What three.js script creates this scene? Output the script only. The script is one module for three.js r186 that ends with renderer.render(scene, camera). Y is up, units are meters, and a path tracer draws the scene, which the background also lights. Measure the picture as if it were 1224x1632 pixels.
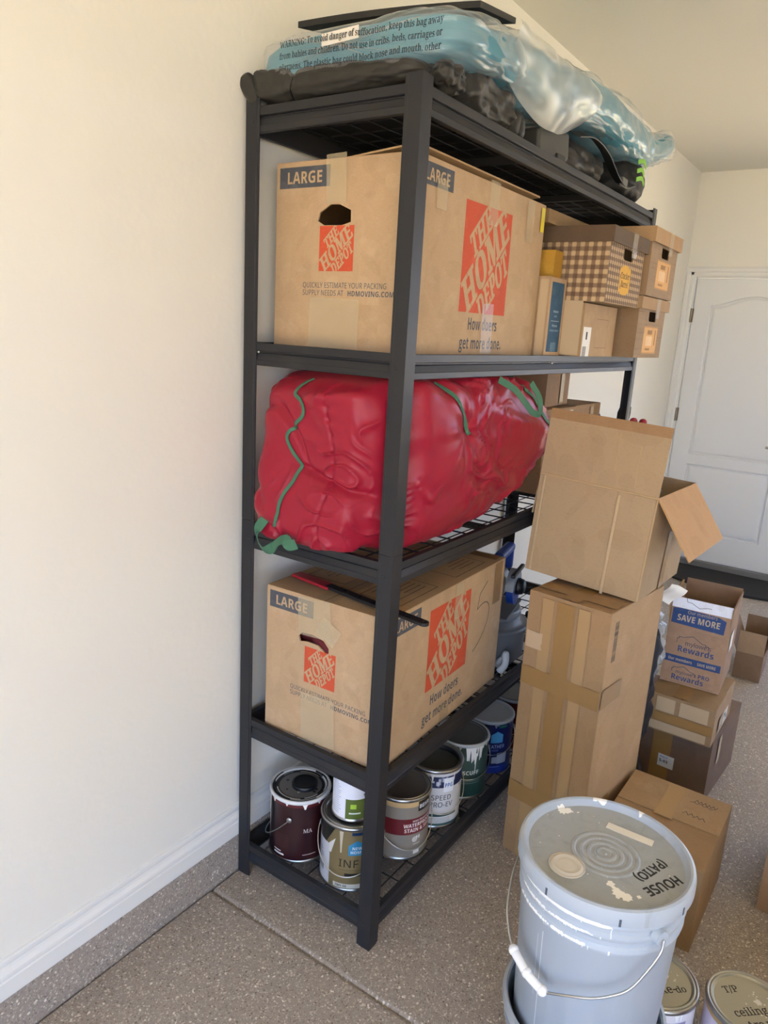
import * as THREE from 'three';
import { RoundedBoxGeometry } from 'three/addons/geometries/RoundedBoxGeometry.js';
import { mergeGeometries, mergeVertices, toCreasedNormals } from 'three/addons/utils/BufferGeometryUtils.js';
import { ImprovedNoise } from 'three/addons/math/ImprovedNoise.js';

// ---------- camera, sky, sun, exposure ----------
const scene = new THREE.Scene();
const camera = new THREE.PerspectiveCamera(69.55, 1224 / 1632, 0.05, 200);
camera.rotation.order = 'YXZ';
camera.position.set(1.2891, 1.5117, 1.2768);
camera.rotation.set(-0.24407, 0.59329, 0.05809);

{ // hazy daylight sky: pale at the horizon, bluer overhead
  const W = 64, H = 64, d = new Float32Array(W * H * 4);
  for (let j = 0; j < H; j++) {
    const el = Math.abs(((j + 0.5) / H) * 2 - 1), t = Math.pow(el, 0.6);
    const c = [0.80 - 0.45 * t, 1.02 - 0.34 * t, 1.50 - 0.12 * t];
    for (let i = 0; i < W; i++) { const k = (j * W + i) * 4; d[k] = c[0]; d[k + 1] = c[1]; d[k + 2] = c[2]; d[k + 3] = 1; }
  }
  const sky = new THREE.DataTexture(d, W, H, THREE.RGBAFormat, THREE.FloatType);
  sky.mapping = THREE.EquirectangularReflectionMapping; sky.magFilter = THREE.LinearFilter; sky.needsUpdate = true;
  scene.background = sky; scene.environment = sky;
  scene.backgroundIntensity = 6.0; scene.environmentIntensity = 6.0;
}
const sun = new THREE.DirectionalLight(new THREE.Color().setRGB(1, 0.85, 0.50), 46);
sun.position.set(-9, 12, 2.3); sun.target.position.set(0, 0, 2.3);
sun.castShadow = true; sun.shadow.mapSize.set(2048, 2048);
Object.assign(sun.shadow.camera, { left: -15, right: 15, top: 15, bottom: -15, near: 0.5, far: 40 });
sun.name = 'sun'; scene.add(sun, sun.target);

const renderer = new THREE.WebGLRenderer();
renderer.toneMapping = THREE.LinearToneMapping;
renderer.toneMappingExposure = 0.88;
renderer.shadowMap.enabled = true;

// ---------- helpers ----------
let seed = 20240607;
const rnd = () => { seed |= 0; seed = (seed + 0x6D2B79F5) | 0; let t = Math.imul(seed ^ (seed >>> 15), 1 | seed); t = (t + Math.imul(t ^ (t >>> 7), 61 | t)) ^ t; return ((t ^ (t >>> 14)) >>> 0) / 4294967296; };
const rr = (a, b) => a + (b - a) * rnd();
const noise = new ImprovedNoise();
const fbm = (x, y, z, o = 3) => { let s = 0, a = 1; for (let i = 0; i < o; i++) { s += a * noise.noise(x, y, z); x *= 2.03; y *= 2.03; z *= 2.03; a *= 0.5; } return s; };
const V = (x, y, z) => new THREE.Vector3(x, y, z);
const sm = (a, b, x) => { const t = Math.min(1, Math.max(0, (x - a) / (b - a))); return t * t * (3 - 2 * t); };
const taken = {};
const numbered = (n) => { taken[n] = (taken[n] ?? -1) + 1; return taken[n] ? `${n}_${String(taken[n]).padStart(3, '0')}` : n; };
function tag(o, label, category, group, kind) {
  Object.assign(o.userData, { label, category }); if (group) o.userData.group = group; if (kind) o.userData.kind = kind; return o;
}
function thing(name, label, category, pos = [0, 0, 0], turn = 0, group, kind) {
  const o = new THREE.Group(); o.name = numbered(name); o.position.set(...pos); o.rotation.order = 'YXZ'; o.rotation.y = turn; scene.add(o);
  return tag(o, label, category, group, kind);
}
function part(name, geo, mat, parent, label) {
  const m = new THREE.Mesh(geo, mat); m.name = name; m.castShadow = m.receiveShadow = true; parent.add(m);
  if (label) m.userData.label = label; return m;
}
function single(name, geo, mat, label, category, group, kind) {
  const m = new THREE.Mesh(geo, mat); m.name = numbered(name); m.castShadow = m.receiveShadow = true; scene.add(m);
  return tag(m, label, category, group, kind);
}
const std = (color, roughness = 0.8, o = {}) => new THREE.MeshStandardMaterial({ color, roughness, ...o });
const phy = (color, roughness = 0.8, o = {}) => new THREE.MeshPhysicalMaterial({ color, roughness, ...o });
const canvas = (w, h) => { const c = document.createElement('canvas'); c.width = w; c.height = h; return c; };
function ctex(c, rep) {
  const t = new THREE.CanvasTexture(c); t.colorSpace = THREE.SRGBColorSpace; t.anisotropy = 8;
  if (rep) { t.wrapS = t.wrapT = THREE.RepeatWrapping; } return t;
}
function dataTex(n, f, srgb = false) { // f(u, v) -> [r, g, b] 0..255
  const d = new Uint8Array(n * n * 4);
  for (let j = 0; j < n; j++) for (let i = 0; i < n; i++) { const k = (j * n + i) * 4, c = f(i, j); d[k] = c[0]; d[k + 1] = c[1]; d[k + 2] = c[2]; d[k + 3] = 255; }
  const t = new THREE.DataTexture(d, n, n); t.wrapS = t.wrapT = THREE.RepeatWrapping; t.magFilter = THREE.LinearFilter; t.minFilter = THREE.LinearMipmapLinearFilter; t.generateMipmaps = true;
  if (srgb) t.colorSpace = THREE.SRGBColorSpace; t.needsUpdate = true; return t;
}
const box = (w, h, d, x = 0, y = 0, z = 0) => new THREE.BoxGeometry(w, h, d).translate(x, y, z);
const rbox = (w, h, d, r, x = 0, y = 0, z = 0, s = 2) => new RoundedBoxGeometry(w, h, d, s, r).translate(x, y, z);
const merge = (a) => mergeGeometries(a.map((g) => { const q = g.index ? g.toNonIndexed() : g; for (const k of Object.keys(q.attributes)) if (!['position', 'normal', 'uv'].includes(k)) q.deleteAttribute(k); return q; }));
function planarUV(g, a, b, s = 1) { const p = g.attributes.position, u = new Float32Array(p.count * 2); for (let i = 0; i < p.count; i++) { u[2 * i] = p.getComponent(i, a) * s; u[2 * i + 1] = p.getComponent(i, b) * s; } g.setAttribute('uv', new THREE.BufferAttribute(u, 2)); return g; }
function boxUV(g, s = 1) { // uv in metres chosen by the face's main direction
  if (g.index) g = g.toNonIndexed(); const p = g.attributes.position, n = g.attributes.normal, u = new Float32Array(p.count * 2);
  for (let i = 0; i < p.count; i++) {
    const ax = Math.abs(n.getX(i)), ay = Math.abs(n.getY(i)), az = Math.abs(n.getZ(i)), P = [p.getX(i), p.getY(i), p.getZ(i)];
    const [a, b] = ax > ay && ax > az ? [2, 1] : ay > az ? [0, 2] : [0, 1]; u[2 * i] = P[a] * s; u[2 * i + 1] = P[b] * s;
  }
  g.setAttribute('uv', new THREE.BufferAttribute(u, 2)); return g;
}
function shapeOf(pts) { const s = new THREE.Shape(); pts.forEach(([x, y], i) => (i ? s.lineTo(x, y) : s.moveTo(x, y))); s.closePath(); return s; }
// profile [[a, b] ...] swept from c0 to c1: axis 'z' -> (a, b, c); axis 'x' -> (c, b, a); axis 'y' -> (a, c, b)
function sweep(pts, c0, c1, axis) {
  let g = new THREE.ExtrudeGeometry(shapeOf(pts), { depth: c1 - c0, bevelEnabled: false, curveSegments: 8 }).translate(0, 0, c0);
  const p = g.attributes.position;
  if (axis === 'x') for (let i = 0; i < p.count; i++) p.setXYZ(i, p.getZ(i), p.getY(i), p.getX(i));
  if (axis === 'y') for (let i = 0; i < p.count; i++) p.setXYZ(i, p.getX(i), p.getZ(i), p.getY(i));
  if (axis !== 'z') { const q = p.array; for (let i = 0; i < p.count; i += 3) for (let k = 0; k < 3; k++) { const t = q[(i + 1) * 3 + k]; q[(i + 1) * 3 + k] = q[(i + 2) * 3 + k]; q[(i + 2) * 3 + k] = t; } }
  g.computeVertexNormals(); return boxUV(g);
}
const tube = (pts, r, seg = 48, rad = 8, closed = false, tension = 0.5) => new THREE.TubeGeometry(new THREE.CatmullRomCurve3(pts.map((p) => (p.isVector3 ? p : V(...p))), closed, 'catmullrom', tension), seg, r, rad, closed);
const bar = (a, b, r, rad = 8) => new THREE.TubeGeometry(new THREE.LineCurve3(V(...a), V(...b)), 1, r, rad);
const lathe = (pts, seg = 64) => new THREE.LatheGeometry(pts.map(([r, y]) => new THREE.Vector2(r, y)), seg);
// closed body lofted through superellipse rings; f(t, a) -> Vector3, t 0..1, a 0..2pi
function loft(f, nt, na) {
  const pos = [], uv = [], idx = [];
  for (let i = 0; i <= nt; i++) for (let j = 0; j <= na; j++) { const p = f(i / nt, (j / na) * Math.PI * 2); pos.push(p.x, p.y, p.z); uv.push(j / na, i / nt); }
  for (let i = 0; i < nt; i++) for (let j = 0; j < na; j++) { const a = i * (na + 1) + j, b = a + na + 1; idx.push(a, a + 1, b, a + 1, b + 1, b); }
  const g = new THREE.BufferGeometry(); g.setAttribute('position', new THREE.Float32BufferAttribute(pos, 3)); g.setAttribute('uv', new THREE.Float32BufferAttribute(uv, 2)); g.setIndex(idx); g.computeVertexNormals(); return g;
}
const sgnp = (c, e) => Math.sign(c) * Math.pow(Math.abs(c), e);
// soft lump: superellipsoid with fold noise
function lump(hx, hy, hz, { p = 3, amp = 0.006, fr = [14, 14, 14], off = 0, nu = 64, nv = 44, mod } = {}) {
  const g = new THREE.SphereGeometry(1, nu, nv), P = g.attributes.position;
  for (let i = 0; i < P.count; i++) {
    let x = P.getX(i), y = P.getY(i), z = P.getZ(i);
    const r = Math.pow(Math.pow(Math.abs(x), p) + Math.pow(Math.abs(y), p) + Math.pow(Math.abs(z), p), -1 / p);
    let q = V(x * r * hx, y * r * hy, z * r * hz);
    const n = amp * (fbm(q.x * fr[0] + off, q.y * fr[1], q.z * fr[2], 3) - 0.5 * Math.abs(fbm(q.x * fr[0] * 1.7, q.y * fr[1] * 1.7 + off, q.z * fr[2] * 1.7, 2)));
    q.addScaledVector(V(x, y, z), n); if (mod) q = mod(q) || q; P.setXYZ(i, q.x, q.y, q.z);
  }
  g.computeVertexNormals(); return g;
}
// flat strap along points with given normals
function ribbon(pts, nrm, w, t = 0.0012) {
  const pos = [], idx = [], n = pts.length, q = [];
  for (let i = 0; i < n; i++) {
    const T = pts[Math.min(n - 1, i + 1)].clone().sub(pts[Math.max(0, i - 1)]).normalize(), N = nrm[i].clone().normalize(), S = T.clone().cross(N).normalize();
    for (const [s, h] of [[-1, 0], [1, 0], [1, 1], [-1, 1]]) { const p = pts[i].clone().addScaledVector(S, (s * w) / 2).addScaledVector(N, h * t); pos.push(p.x, p.y, p.z); q.push(i / n, s); }
  }
  for (let i = 0; i < n - 1; i++) for (let k = 0; k < 4; k++) { const a = i * 4 + k, b = i * 4 + ((k + 1) % 4); idx.push(a, b, a + 4, b, b + 4, a + 4); }
  idx.push(0, 2, 1, 0, 3, 2); const e = (n - 1) * 4; idx.push(e, e + 1, e + 2, e, e + 2, e + 3);
  let g = new THREE.BufferGeometry(); g.setAttribute('position', new THREE.Float32BufferAttribute(pos, 3)); g.setAttribute('uv', new THREE.Float32BufferAttribute(q, 2)); g.setIndex(idx); g.computeVertexNormals(); return toCreasedNormals(g, 0.9);
}

// ---------- shared textures and materials ----------
const kraftNoise = (() => { // fibres and specks laid over any paperboard colour
  const n = 512, c = canvas(n, n), x = c.getContext('2d');
  for (let i = 0; i < 9000; i++) { const l = rnd() < 0.5; x.fillStyle = l ? `rgba(255,240,215,${rr(0.02, 0.1)})` : `rgba(70,40,15,${rr(0.02, 0.09)})`; x.fillRect(rr(0, n), rr(0, n), rr(1, 9), rr(0.6, 1.6)); }
  for (let i = 0; i < 60; i++) { x.fillStyle = `rgba(${rnd() < 0.5 ? '255,235,205' : '90,60,30'},${rr(0.02, 0.05)})`; x.beginPath(); x.ellipse(rr(0, n), rr(0, n), rr(15, 70), rr(10, 40), rr(0, 3), 0, 7); x.fill(); }
  for (let i = 0; i < 500; i++) { x.fillStyle = `rgba(60,40,20,${rr(0.1, 0.3)})`; x.fillRect(rr(0, n), rr(0, n), 1.2, 1.2); }
  return c;
})();
const kraftMap = (() => { const c = canvas(512, 512), x = c.getContext('2d'); x.fillStyle = '#f2efe9'; x.fillRect(0, 0, 512, 512); x.drawImage(kraftNoise, 0, 0); const t = ctex(c, true); t.repeat.set(2.2, 2.2); return t; })();
const fluteBump = (() => { const t = dataTex(128, (i, j) => { const v = 128 + 50 * Math.sin((i / 128) * Math.PI * 2 * 16) + 50 * (rnd() - 0.5); return [v, v, v]; }); t.repeat.set(9, 9); return t; })();
const kraftMats = {};
const kraft = (hex) => (kraftMats[hex] ??= std(hex, 0.82, { map: kraftMap, bumpMap: fluteBump, bumpScale: 0.00025 }));
const metalDark = phy(new THREE.Color().setRGB(0.021, 0.021, 0.023), 0.45, { specularIntensity: 0.6 });
const clearTape = phy('#cdb88f', 0.16, { transparent: true, opacity: 0.22, specularIntensity: 1 });
const cloudyTape = phy('#d8c5a0', 0.2, { transparent: true, opacity: 0.36, specularIntensity: 1 });
const brownTape = phy('#96713f', 0.26, { transparent: true, opacity: 0.62 });
const tapeOpaque = new Map([[clearTape, phy('#ad8d62', 0.2)], [cloudyTape, phy('#bda583', 0.24)], [brownTape, phy('#9b7849', 0.24)]]);
const steel = std('#b9b8b4', 0.28, { metalness: 1 });
const wireSteel = std('#c3c2be', 0.3, { metalness: 1 });
const white = std('#e9e6dd', 0.5);

// ---------- the setting ----------
const WX = -0.012, ZB = -4.09, ZF = 3.3, XR = 5.6, HC = 2.6;
const wallBump = dataTex(256, (i, j) => { const v = 128 + 90 * fbm(i / 9, j / 9, 3.1, 3) + 40 * Math.max(0, fbm(i / 26, j / 26, 9.7, 2)); return [v, v, v]; });
wallBump.repeat.set(1.6, 1.6);
const wallMat = std(new THREE.Color().setRGB(0.82, 0.795, 0.72), 0.62, { bumpMap: wallBump, bumpScale: 0.0006 });
const ceilMat = std(new THREE.Color().setRGB(0.82, 0.785, 0.69), 0.8, { bumpMap: wallBump, bumpScale: 0.0006 });
const trimMat = std(new THREE.Color().setRGB(0.80, 0.79, 0.75), 0.4);
const flakeMap = (() => {
  const n = 2048, c = canvas(n, n), x = c.getContext('2d'); x.fillStyle = '#a89e94'; x.fillRect(0, 0, n, n);
  const tones = ['#c4bbb0', '#b3aaa0', '#948a80', '#7d736a', '#9d938a', '#cfc6bb', '#a89d92', '#b1aba5', '#ddd6cb', '#988d82', '#b8aea4'];
  for (let i = 0; i < 90000; i++) {
    x.fillStyle = tones[Math.floor(rnd() * tones.length)]; const px = rr(0, n), py = rr(0, n), s = rr(2.4, 7), a = rr(0, 6.3);
    x.beginPath(); for (let k = 0; k < 4; k++) { const t = a + k * 1.57 + rr(-0.5, 0.5), q = s * rr(0.4, 1); x.lineTo(px + Math.cos(t) * q, py + Math.sin(t) * q); } x.fill();
  }
  for (let i = 0; i < 1900; i++) { x.fillStyle = ['#e4ddd2', '#d8d0c4', '#efe9df'][i % 3]; const px = rr(0, n), py = rr(0, n), s = rr(3, 7); x.beginPath(); x.ellipse(px, py, s, s * rr(0.4, 0.8), rr(0, 3), 0, 7); x.fill(); }
  const t = ctex(c, true); t.repeat.set(0.85, 0.85); return t;
})();
const flakeBump = dataTex(256, () => { const v = rr(60, 200); return [v, v, v]; }); flakeBump.repeat.set(6, 6);
const floorMat = phy('#f2efec', 0.42, { map: flakeMap, bumpMap: flakeBump, bumpScale: 0.0004, specularIntensity: 0.6 });
{
  const fl = thing('floor', 'speckled grey-brown flake-coated concrete garage floor', 'floor', [0, 0, 0], 0, null, 'structure');
  const rnd1 = (z0, z1, near) => { const p = []; const r = 0.012; // rounded shoulder towards the tooled joint
    if (near) { p.push([z1, -0.12], [z1, 0], [z0 + r, 0]); for (let k = 1; k <= 5; k++) { const a = (k / 5) * Math.PI / 2; p.push([z0 + r - r * Math.sin(a), -r * 0.55 * (1 - Math.cos(a))]); } p.push([z0, -0.12]); } else { p.push([z0, -0.12], [z0, 0]); p.push([z1 - r, 0]); for (let k = 1; k <= 5; k++) { const a = (k / 5) * Math.PI / 2; p.push([z1 - r + r * Math.sin(a), -r * 0.55 * (1 - Math.cos(a))]); } p.push([z1, -0.12]); }
    return p; };
  part('floor_slab', planarUV(sweep(rnd1(0.099, ZF + 0.25, true), 0.003, XR, 'x'), 0, 2), floorMat, fl);
  part('floor_slab', planarUV(sweep(rnd1(ZB - 0.2, 0.094, false), 0.003, XR, 'x'), 0, 2), floorMat, fl);
  part('floor_joint', planarUV(box(XR, 0.1, 0.02, XR / 2, -0.058, 0.0965), 0, 2), floorMat, fl);
  part('floor_edge', box(0.02, 0.1, ZF - ZB, -0.003, -0.07, (ZF + ZB) / 2), std('#2c2622', 0.9), fl, 'dark gap between floor and kerb');
}
tag(single('trim', boxUV(rbox(0.16, 0.237, ZF - ZB, 0.006, -0.083, -0.0015, (ZF + ZB) / 2)), floorMat, 'low flake-coated concrete kerb along the left wall under the baseboard', 'kerb', null, 'structure')).name = 'trim_1';
const bw = (n, g, m, l, c) => single(n, g, m, l, c, null, 'structure');
bw('wall_left', boxUV(box(0.2, HC + 0.2, ZF - ZB + 0.6, WX - 0.1, (HC + 0.2) / 2 + 0.05, (ZF + ZB) / 2)), wallMat, 'long cream painted wall behind the black rack', 'wall');
bw('ceiling', boxUV(box(XR - WX + 0.4, 0.2, ZF - ZB + 0.4, (XR + WX) / 2, HC + 0.1, (ZF + ZB) / 2)), ceilMat, 'plain cream painted ceiling', 'ceiling');
bw('wall_right', boxUV(box(0.2, HC + 0.2, ZF - ZB + 0.6, XR + 0.1, (HC + 0.2) / 2 - 0.1, (ZF + ZB) / 2)), wallMat, 'cream side wall opposite the rack, out of view', 'wall');
// back wall with the house door and a window further right
const DX0 = 0.055, DX1 = 0.817, DY0 = 0.055, DY1 = 1.953, WN = [1.5, 4.6, 0.35, 2.15];
{
  const s = shapeOf([[WX - 0.2, -0.1], [XR + 0.2, -0.1], [XR + 0.2, HC + 0.1], [WX - 0.2, HC + 0.1]]);
  const hole = (a, b, c, d) => { const h = new THREE.Path(); h.moveTo(a, c); h.lineTo(a, d); h.lineTo(b, d); h.lineTo(b, c); h.closePath(); s.holes.push(h); };
  hole(DX0 - 0.004, DX1 + 0.004, 0.0, DY1 + 0.004); hole(...WN);
  bw('wall_back', boxUV(new THREE.ExtrudeGeometry(s, { depth: 0.16, bevelEnabled: false }).translate(0, 0, ZB - 0.16)), wallMat, 'cream back wall around the white door', 'wall');
  const f = shapeOf([[WX - 0.2, -0.1], [XR + 0.2, -0.1], [XR + 0.2, HC + 0.1], [WX - 0.2, HC + 0.1]]);
  const h = new THREE.Path(); h.moveTo(0.7, 0.0); h.lineTo(0.7, 2.2); h.lineTo(5.4, 2.2); h.lineTo(5.4, 0.0); h.closePath(); f.holes.push(h);
  bw('wall_front', boxUV(new THREE.ExtrudeGeometry(f, { depth: 0.16, bevelEnabled: false }).translate(0, 0, ZF)), wallMat, 'cream front wall with the open garage doorway behind the viewer', 'wall');
}
bw('ground', planarUV(new THREE.PlaneGeometry(120, 120).rotateX(-Math.PI / 2).translate(0, -0.13, 0), 0, 2), std(new THREE.Color().setRGB(0.56, 0.46, 0.31), 0.9), 'pale driveway and ground outside the garage', 'ground');
{ // window out of frame to the right in the back wall
  const w = thing('window_1', 'white framed window in the back wall right of the door', 'window', [0, 0, 0], 0, null, 'structure');
  const [a, b, c, d] = WN, z = ZB - 0.08;
  part('window_frame', merge([box(b - a, 0.05, 0.06, (a + b) / 2, c + 0.025, z), box(b - a, 0.05, 0.06, (a + b) / 2, d - 0.025, z), box(0.05, d - c, 0.06, a + 0.025, (c + d) / 2, z), box(0.05, d - c, 0.06, b - 0.025, (c + d) / 2, z), box(0.05, d - c, 0.05, (a + b) / 2, (c + d) / 2, z)]), trimMat, w);
  for (const k of [0, 1]) part('pane', box((b - a) / 2 - 0.06, d - c - 0.09, 0.004, a + (b - a) * (0.25 + 0.5 * k), (c + d) / 2, z), phy('#ffffff', 0.02, { transmission: 1, thickness: 0 }), w);
}
// baseboard
const bbProf = [[WX, 0.117], [0.0, 0.117], [0.001, 0.119], [0.001, 0.158], [-0.001, 0.160], [-0.001, 0.164], [0.0005, 0.167], [0.0002, 0.174], [-0.0045, 0.183], [-0.0062, 0.190], [-0.0048, 0.196], [-0.0048, 0.203], [-0.0065, 0.2075], [WX, 0.2085]];
bw('baseboard_left', sweep(bbProf, ZB + 0.001, ZF, 'z'), trimMat, 'white moulded baseboard running along the left wall', 'baseboard');
// door casing and door
{
  const cs = thing('trim_2', 'white moulded casing around the white door', 'door casing', [0, 0, 0], 0, null, 'structure');
  const prof = (s) => [[0, 0], [0, 0.012], [0.01 * s, 0.017], [0.028 * s, 0.016], [0.034 * s, 0.012], [0.05 * s, 0.012], [0.06 * s, 0.009], [0.064 * s, 0]];
  const up = (x, s) => { const g = sweep(prof(s).map(([u, v]) => [x + u, ZB + v]), 0.0, DY1 + 0.06, 'y'); return g; };
  part('casing_side', up(DX0 - 0.068, 1), trimMat, cs); part('casing_side', up(DX1 + 0.068, -1), trimMat, cs);
  part('casing_head', sweep(prof(1).map(([u, v]) => [ZB + v, DY1 + 0.066 - u]), DX0 - 0.068, DX1 + 0.068, 'x'), trimMat, cs);
  part('jamb', merge([box(0.004, DY1, 0.14, DX0 - 0.002, DY1 / 2, ZB - 0.072), box(0.004, DY1, 0.14, DX1 + 0.002, DY1 / 2, ZB - 0.072), box(DX1 - DX0, 0.004, 0.14, (DX0 + DX1) / 2, DY1 + 0.002, ZB - 0.072)]), trimMat, cs);
  part('threshold', rbox(DX1 - DX0, 0.06, 0.16, 0.006, (DX0 + DX1) / 2, 0.022, ZB - 0.075), std('#8d8a85', 0.5, { metalness: 0.6 }), cs);
  const dr = thing('door_1', 'white two-panel door with an arched upper panel', 'door', [0, 0, 0], 0, null, 'structure');
  const doorMat = std(new THREE.Color().setRGB(0.80, 0.80, 0.785), 0.32);
  const zf = ZB - 0.012; // face of the slab
  // slab with two sunk panels
  const S = shapeOf([[DX0 + 0.003, DY0], [DX1 - 0.003, DY0], [DX1 - 0.003, DY1 - 0.003], [DX0 + 0.003, DY1 - 0.003]]);
  const panelPath = (k, inset) => { // k 0 lower, 1 upper with arch
    const a = DX0 + 0.118 + inset, b = DX1 - 0.118 - inset, P = [];
    if (!k) P.push([a, 0.245 + inset], [b, 0.245 + inset], [b, 0.715 - inset], [a, 0.715 - inset]);
    else { P.push([a, 0.79 + inset], [b, 0.79 + inset]); for (let i = 0; i <= 24; i++) { const t = i / 24, x = b + (a - b) * t; P.push([x, 1.775 - inset + 0.062 * Math.pow(Math.sin(Math.PI * t), 1.6)]); } }
    return P;
  };
  for (const k of [0, 1]) { const p = new THREE.Path(); panelPath(k, 0).reverse().forEach(([x, y], i) => (i ? p.lineTo(x, y) : p.moveTo(x, y))); p.closePath(); S.holes.push(p); }
  part('slab', new THREE.ExtrudeGeometry(S, { depth: 0.034, bevelEnabled: true, bevelThickness: 0.006, bevelSize: 0.006, bevelOffset: -0.006, bevelSegments: 3 }).translate(0, 0, zf - 0.04), doorMat, dr);
  for (const k of [0, 1]) { const g = new THREE.ExtrudeGeometry(shapeOf(panelPath(k, 0.038)), { depth: 0.008, bevelEnabled: true, bevelThickness: 0.008, bevelSize: 0.028, bevelOffset: 0, bevelSegments: 4 }).translate(0, 0, zf - 0.022); part('door_panel', merge([g, new THREE.ExtrudeGeometry(shapeOf(panelPath(k, -0.01)), { depth: 0.012, bevelEnabled: false }).translate(0, 0, zf - 0.027)]), doorMat, dr); }
  const hm = std('#8c8272', 0.4, { metalness: 0.8 });
  for (const y of [0.26, 1.05, 1.71]) { part('hinge', merge([new THREE.CylinderGeometry(0.0065, 0.0065, 0.09, 12).translate(DX0, y, ZB + 0.006), box(0.012, 0.088, 0.003, DX0 + 0.005, y, zf + 0.001)]), hm, dr); }
  part('handle', merge([new THREE.CylinderGeometry(0.03, 0.03, 0.01, 24).rotateX(Math.PI / 2).translate(0.745, 0.9, zf + 0.005), new THREE.CylinderGeometry(0.011, 0.011, 0.05, 16).rotateX(Math.PI / 2).translate(0.745, 0.9, zf + 0.03), rbox(0.11, 0.018, 0.014, 0.006, 0.7, 0.9, zf + 0.055)]), steel, dr);
}
{ // dark half-round mat before the door
  const s = new THREE.Shape(); s.moveTo(0.04, 0.06); s.lineTo(1.2, 0.06); s.absellipse(0.62, 0.06, 0.58, 0.44, 0, Math.PI, false); s.closePath();
  const g = new THREE.ExtrudeGeometry(s, { depth: 0.01, bevelEnabled: true, bevelSize: 0.004, bevelThickness: 0.003, bevelSegments: 2, curveSegments: 40 }).rotateX(-Math.PI / 2);
  const p = g.attributes.position; for (let i = 0; i < p.count; i++) p.setZ(i, -p.getZ(i)); const q = p.array; for (let i = 0; i < p.count; i += 3) for (let k = 0; k < 3; k++) { const t = q[(i + 1) * 3 + k]; q[(i + 1) * 3 + k] = q[(i + 2) * 3 + k]; q[(i + 2) * 3 + k] = t; }
  g.computeVertexNormals(); g.translate(0, 0.003, ZB - 0.045);
  single('door_mat', boxUV(g), std('#26272a', 0.95, { bumpMap: flakeBump, bumpScale: 0.002 }), 'charcoal half-round mat on the floor before the white door', 'mat');
}

// ---------- the rack ----------
const RX = 0.002, RD = 0.457, RL = 1.596, RH = 1.979, PW = 0.0397;
const T = [0.0996, 0.4859, 1.0126, 1.4624, 1.9621], deck = T.map((t) => t - 0.008);
{
  const r = thing('storage_rack', 'tall black steel garage rack with five wire shelves', 'rack', [RX, 0, 0]);
  const t = 0.0022, s = 0.0016, e = 0.008; // angle post with a stepped lip on both flanges
  const L = [[0, 0], [0, -(PW - e)], [s, -(PW - e) - 0.0012], [s, -PW], [s + t, -PW], [s + t, -(PW - e)], [t, -(PW - e) + 0.0012], [t, -t], [PW - e - 0.0012, -t], [PW - e, -(s + t)], [PW, -(s + t)], [PW, -s], [PW - e + 0.0012, -s], [PW - e, 0], [0.004, 0]];
  const place = [[0, 0, 1, 1], [RD, 0, -1, 1], [0, -RL, 1, -1], [RD, -RL, -1, -1]];
  for (const [x, z, sx, sz] of place) for (const [y0, y1] of [[0, 1.0315], [1.0325, RH]]) {
    let q = L.map(([a, b]) => [x + a * sx, z + b * sz]); if (sx * sz < 0) q = q.reverse();
    part('post', sweep(q, y0, y1, 'y'), metalDark, r);
  }
  // two-step rolled beam: (d inward, y down from the top)
  const prof = [[0, -0.0005], [0, -0.0165], [0.0012, -0.018], [0.0085, -0.019], [0.0085, -0.0215], [0.006, -0.0235], [0.0015, -0.037], [0.0003, -0.039], [0, -0.051], [0.0012, -0.052], [0.0125, -0.052], [0.0125, -0.0095], [0.014, -0.0085], [0.014, 0], [0.0006, 0]];
  for (const y of T) {
    const g = 0.0024;
    part('beam', sweep(prof.map(([d, h]) => [-g - d, y + h]), 0.004, RD - 0.004, 'x'), metalDark, r);
    part('beam', sweep(prof.map(([d, h]) => [-RL + g + d, y + h]).reverse(), 0.004, RD - 0.004, 'x'), metalDark, r);
    part('beam', sweep(prof.map(([d, h]) => [RD - g - d, y + h]), -RL + 0.004, -0.004, 'z'), metalDark, r);
    part('beam', sweep(prof.map(([d, h]) => [g + d, y + h]).reverse(), -RL + 0.004, -0.004, 'z'), metalDark, r);
    const wires = [], yw = y - 0.0103;
    for (let z = -0.08; z > -RL + 0.03; z -= 0.0772) wires.push(bar([0.012, yw, z], [RD - 0.012, yw, z], 0.0022, 6));
    for (let k = 0; k < 7; k++) { const x = 0.05 + k * 0.0595; wires.push(bar([x, yw - 0.0035, -0.012], [x, yw - 0.0035, -RL + 0.012], 0.0018, 6)); }
    for (const z of [-RL / 3, (-2 * RL) / 3]) wires.push(box(RD - 0.02, 0.018, 0.012, RD / 2, y - 0.026, z));
    part('wire_deck', merge(wires), metalDark, r);
  }
  for (const y of T) for (const [x, z] of [[PW * 0.55, -0.0005], [RD - PW * 0.55, -0.0005]]) part('rivet', new THREE.SphereGeometry(0.0035, 10, 6).scale(1, 1, 0.35).translate(x, y - 0.03, z + 0.001), metalDark, r);
  for (const [x, z, n] of [[0.0415, -0.008, 0], [RD + 0.0005, -RL * 0.48, 1]]) part('bolt', new THREE.SphereGeometry(0.004, 10, 8).translate(x, T[3] - 0.021, z), steel, r);
}

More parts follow.
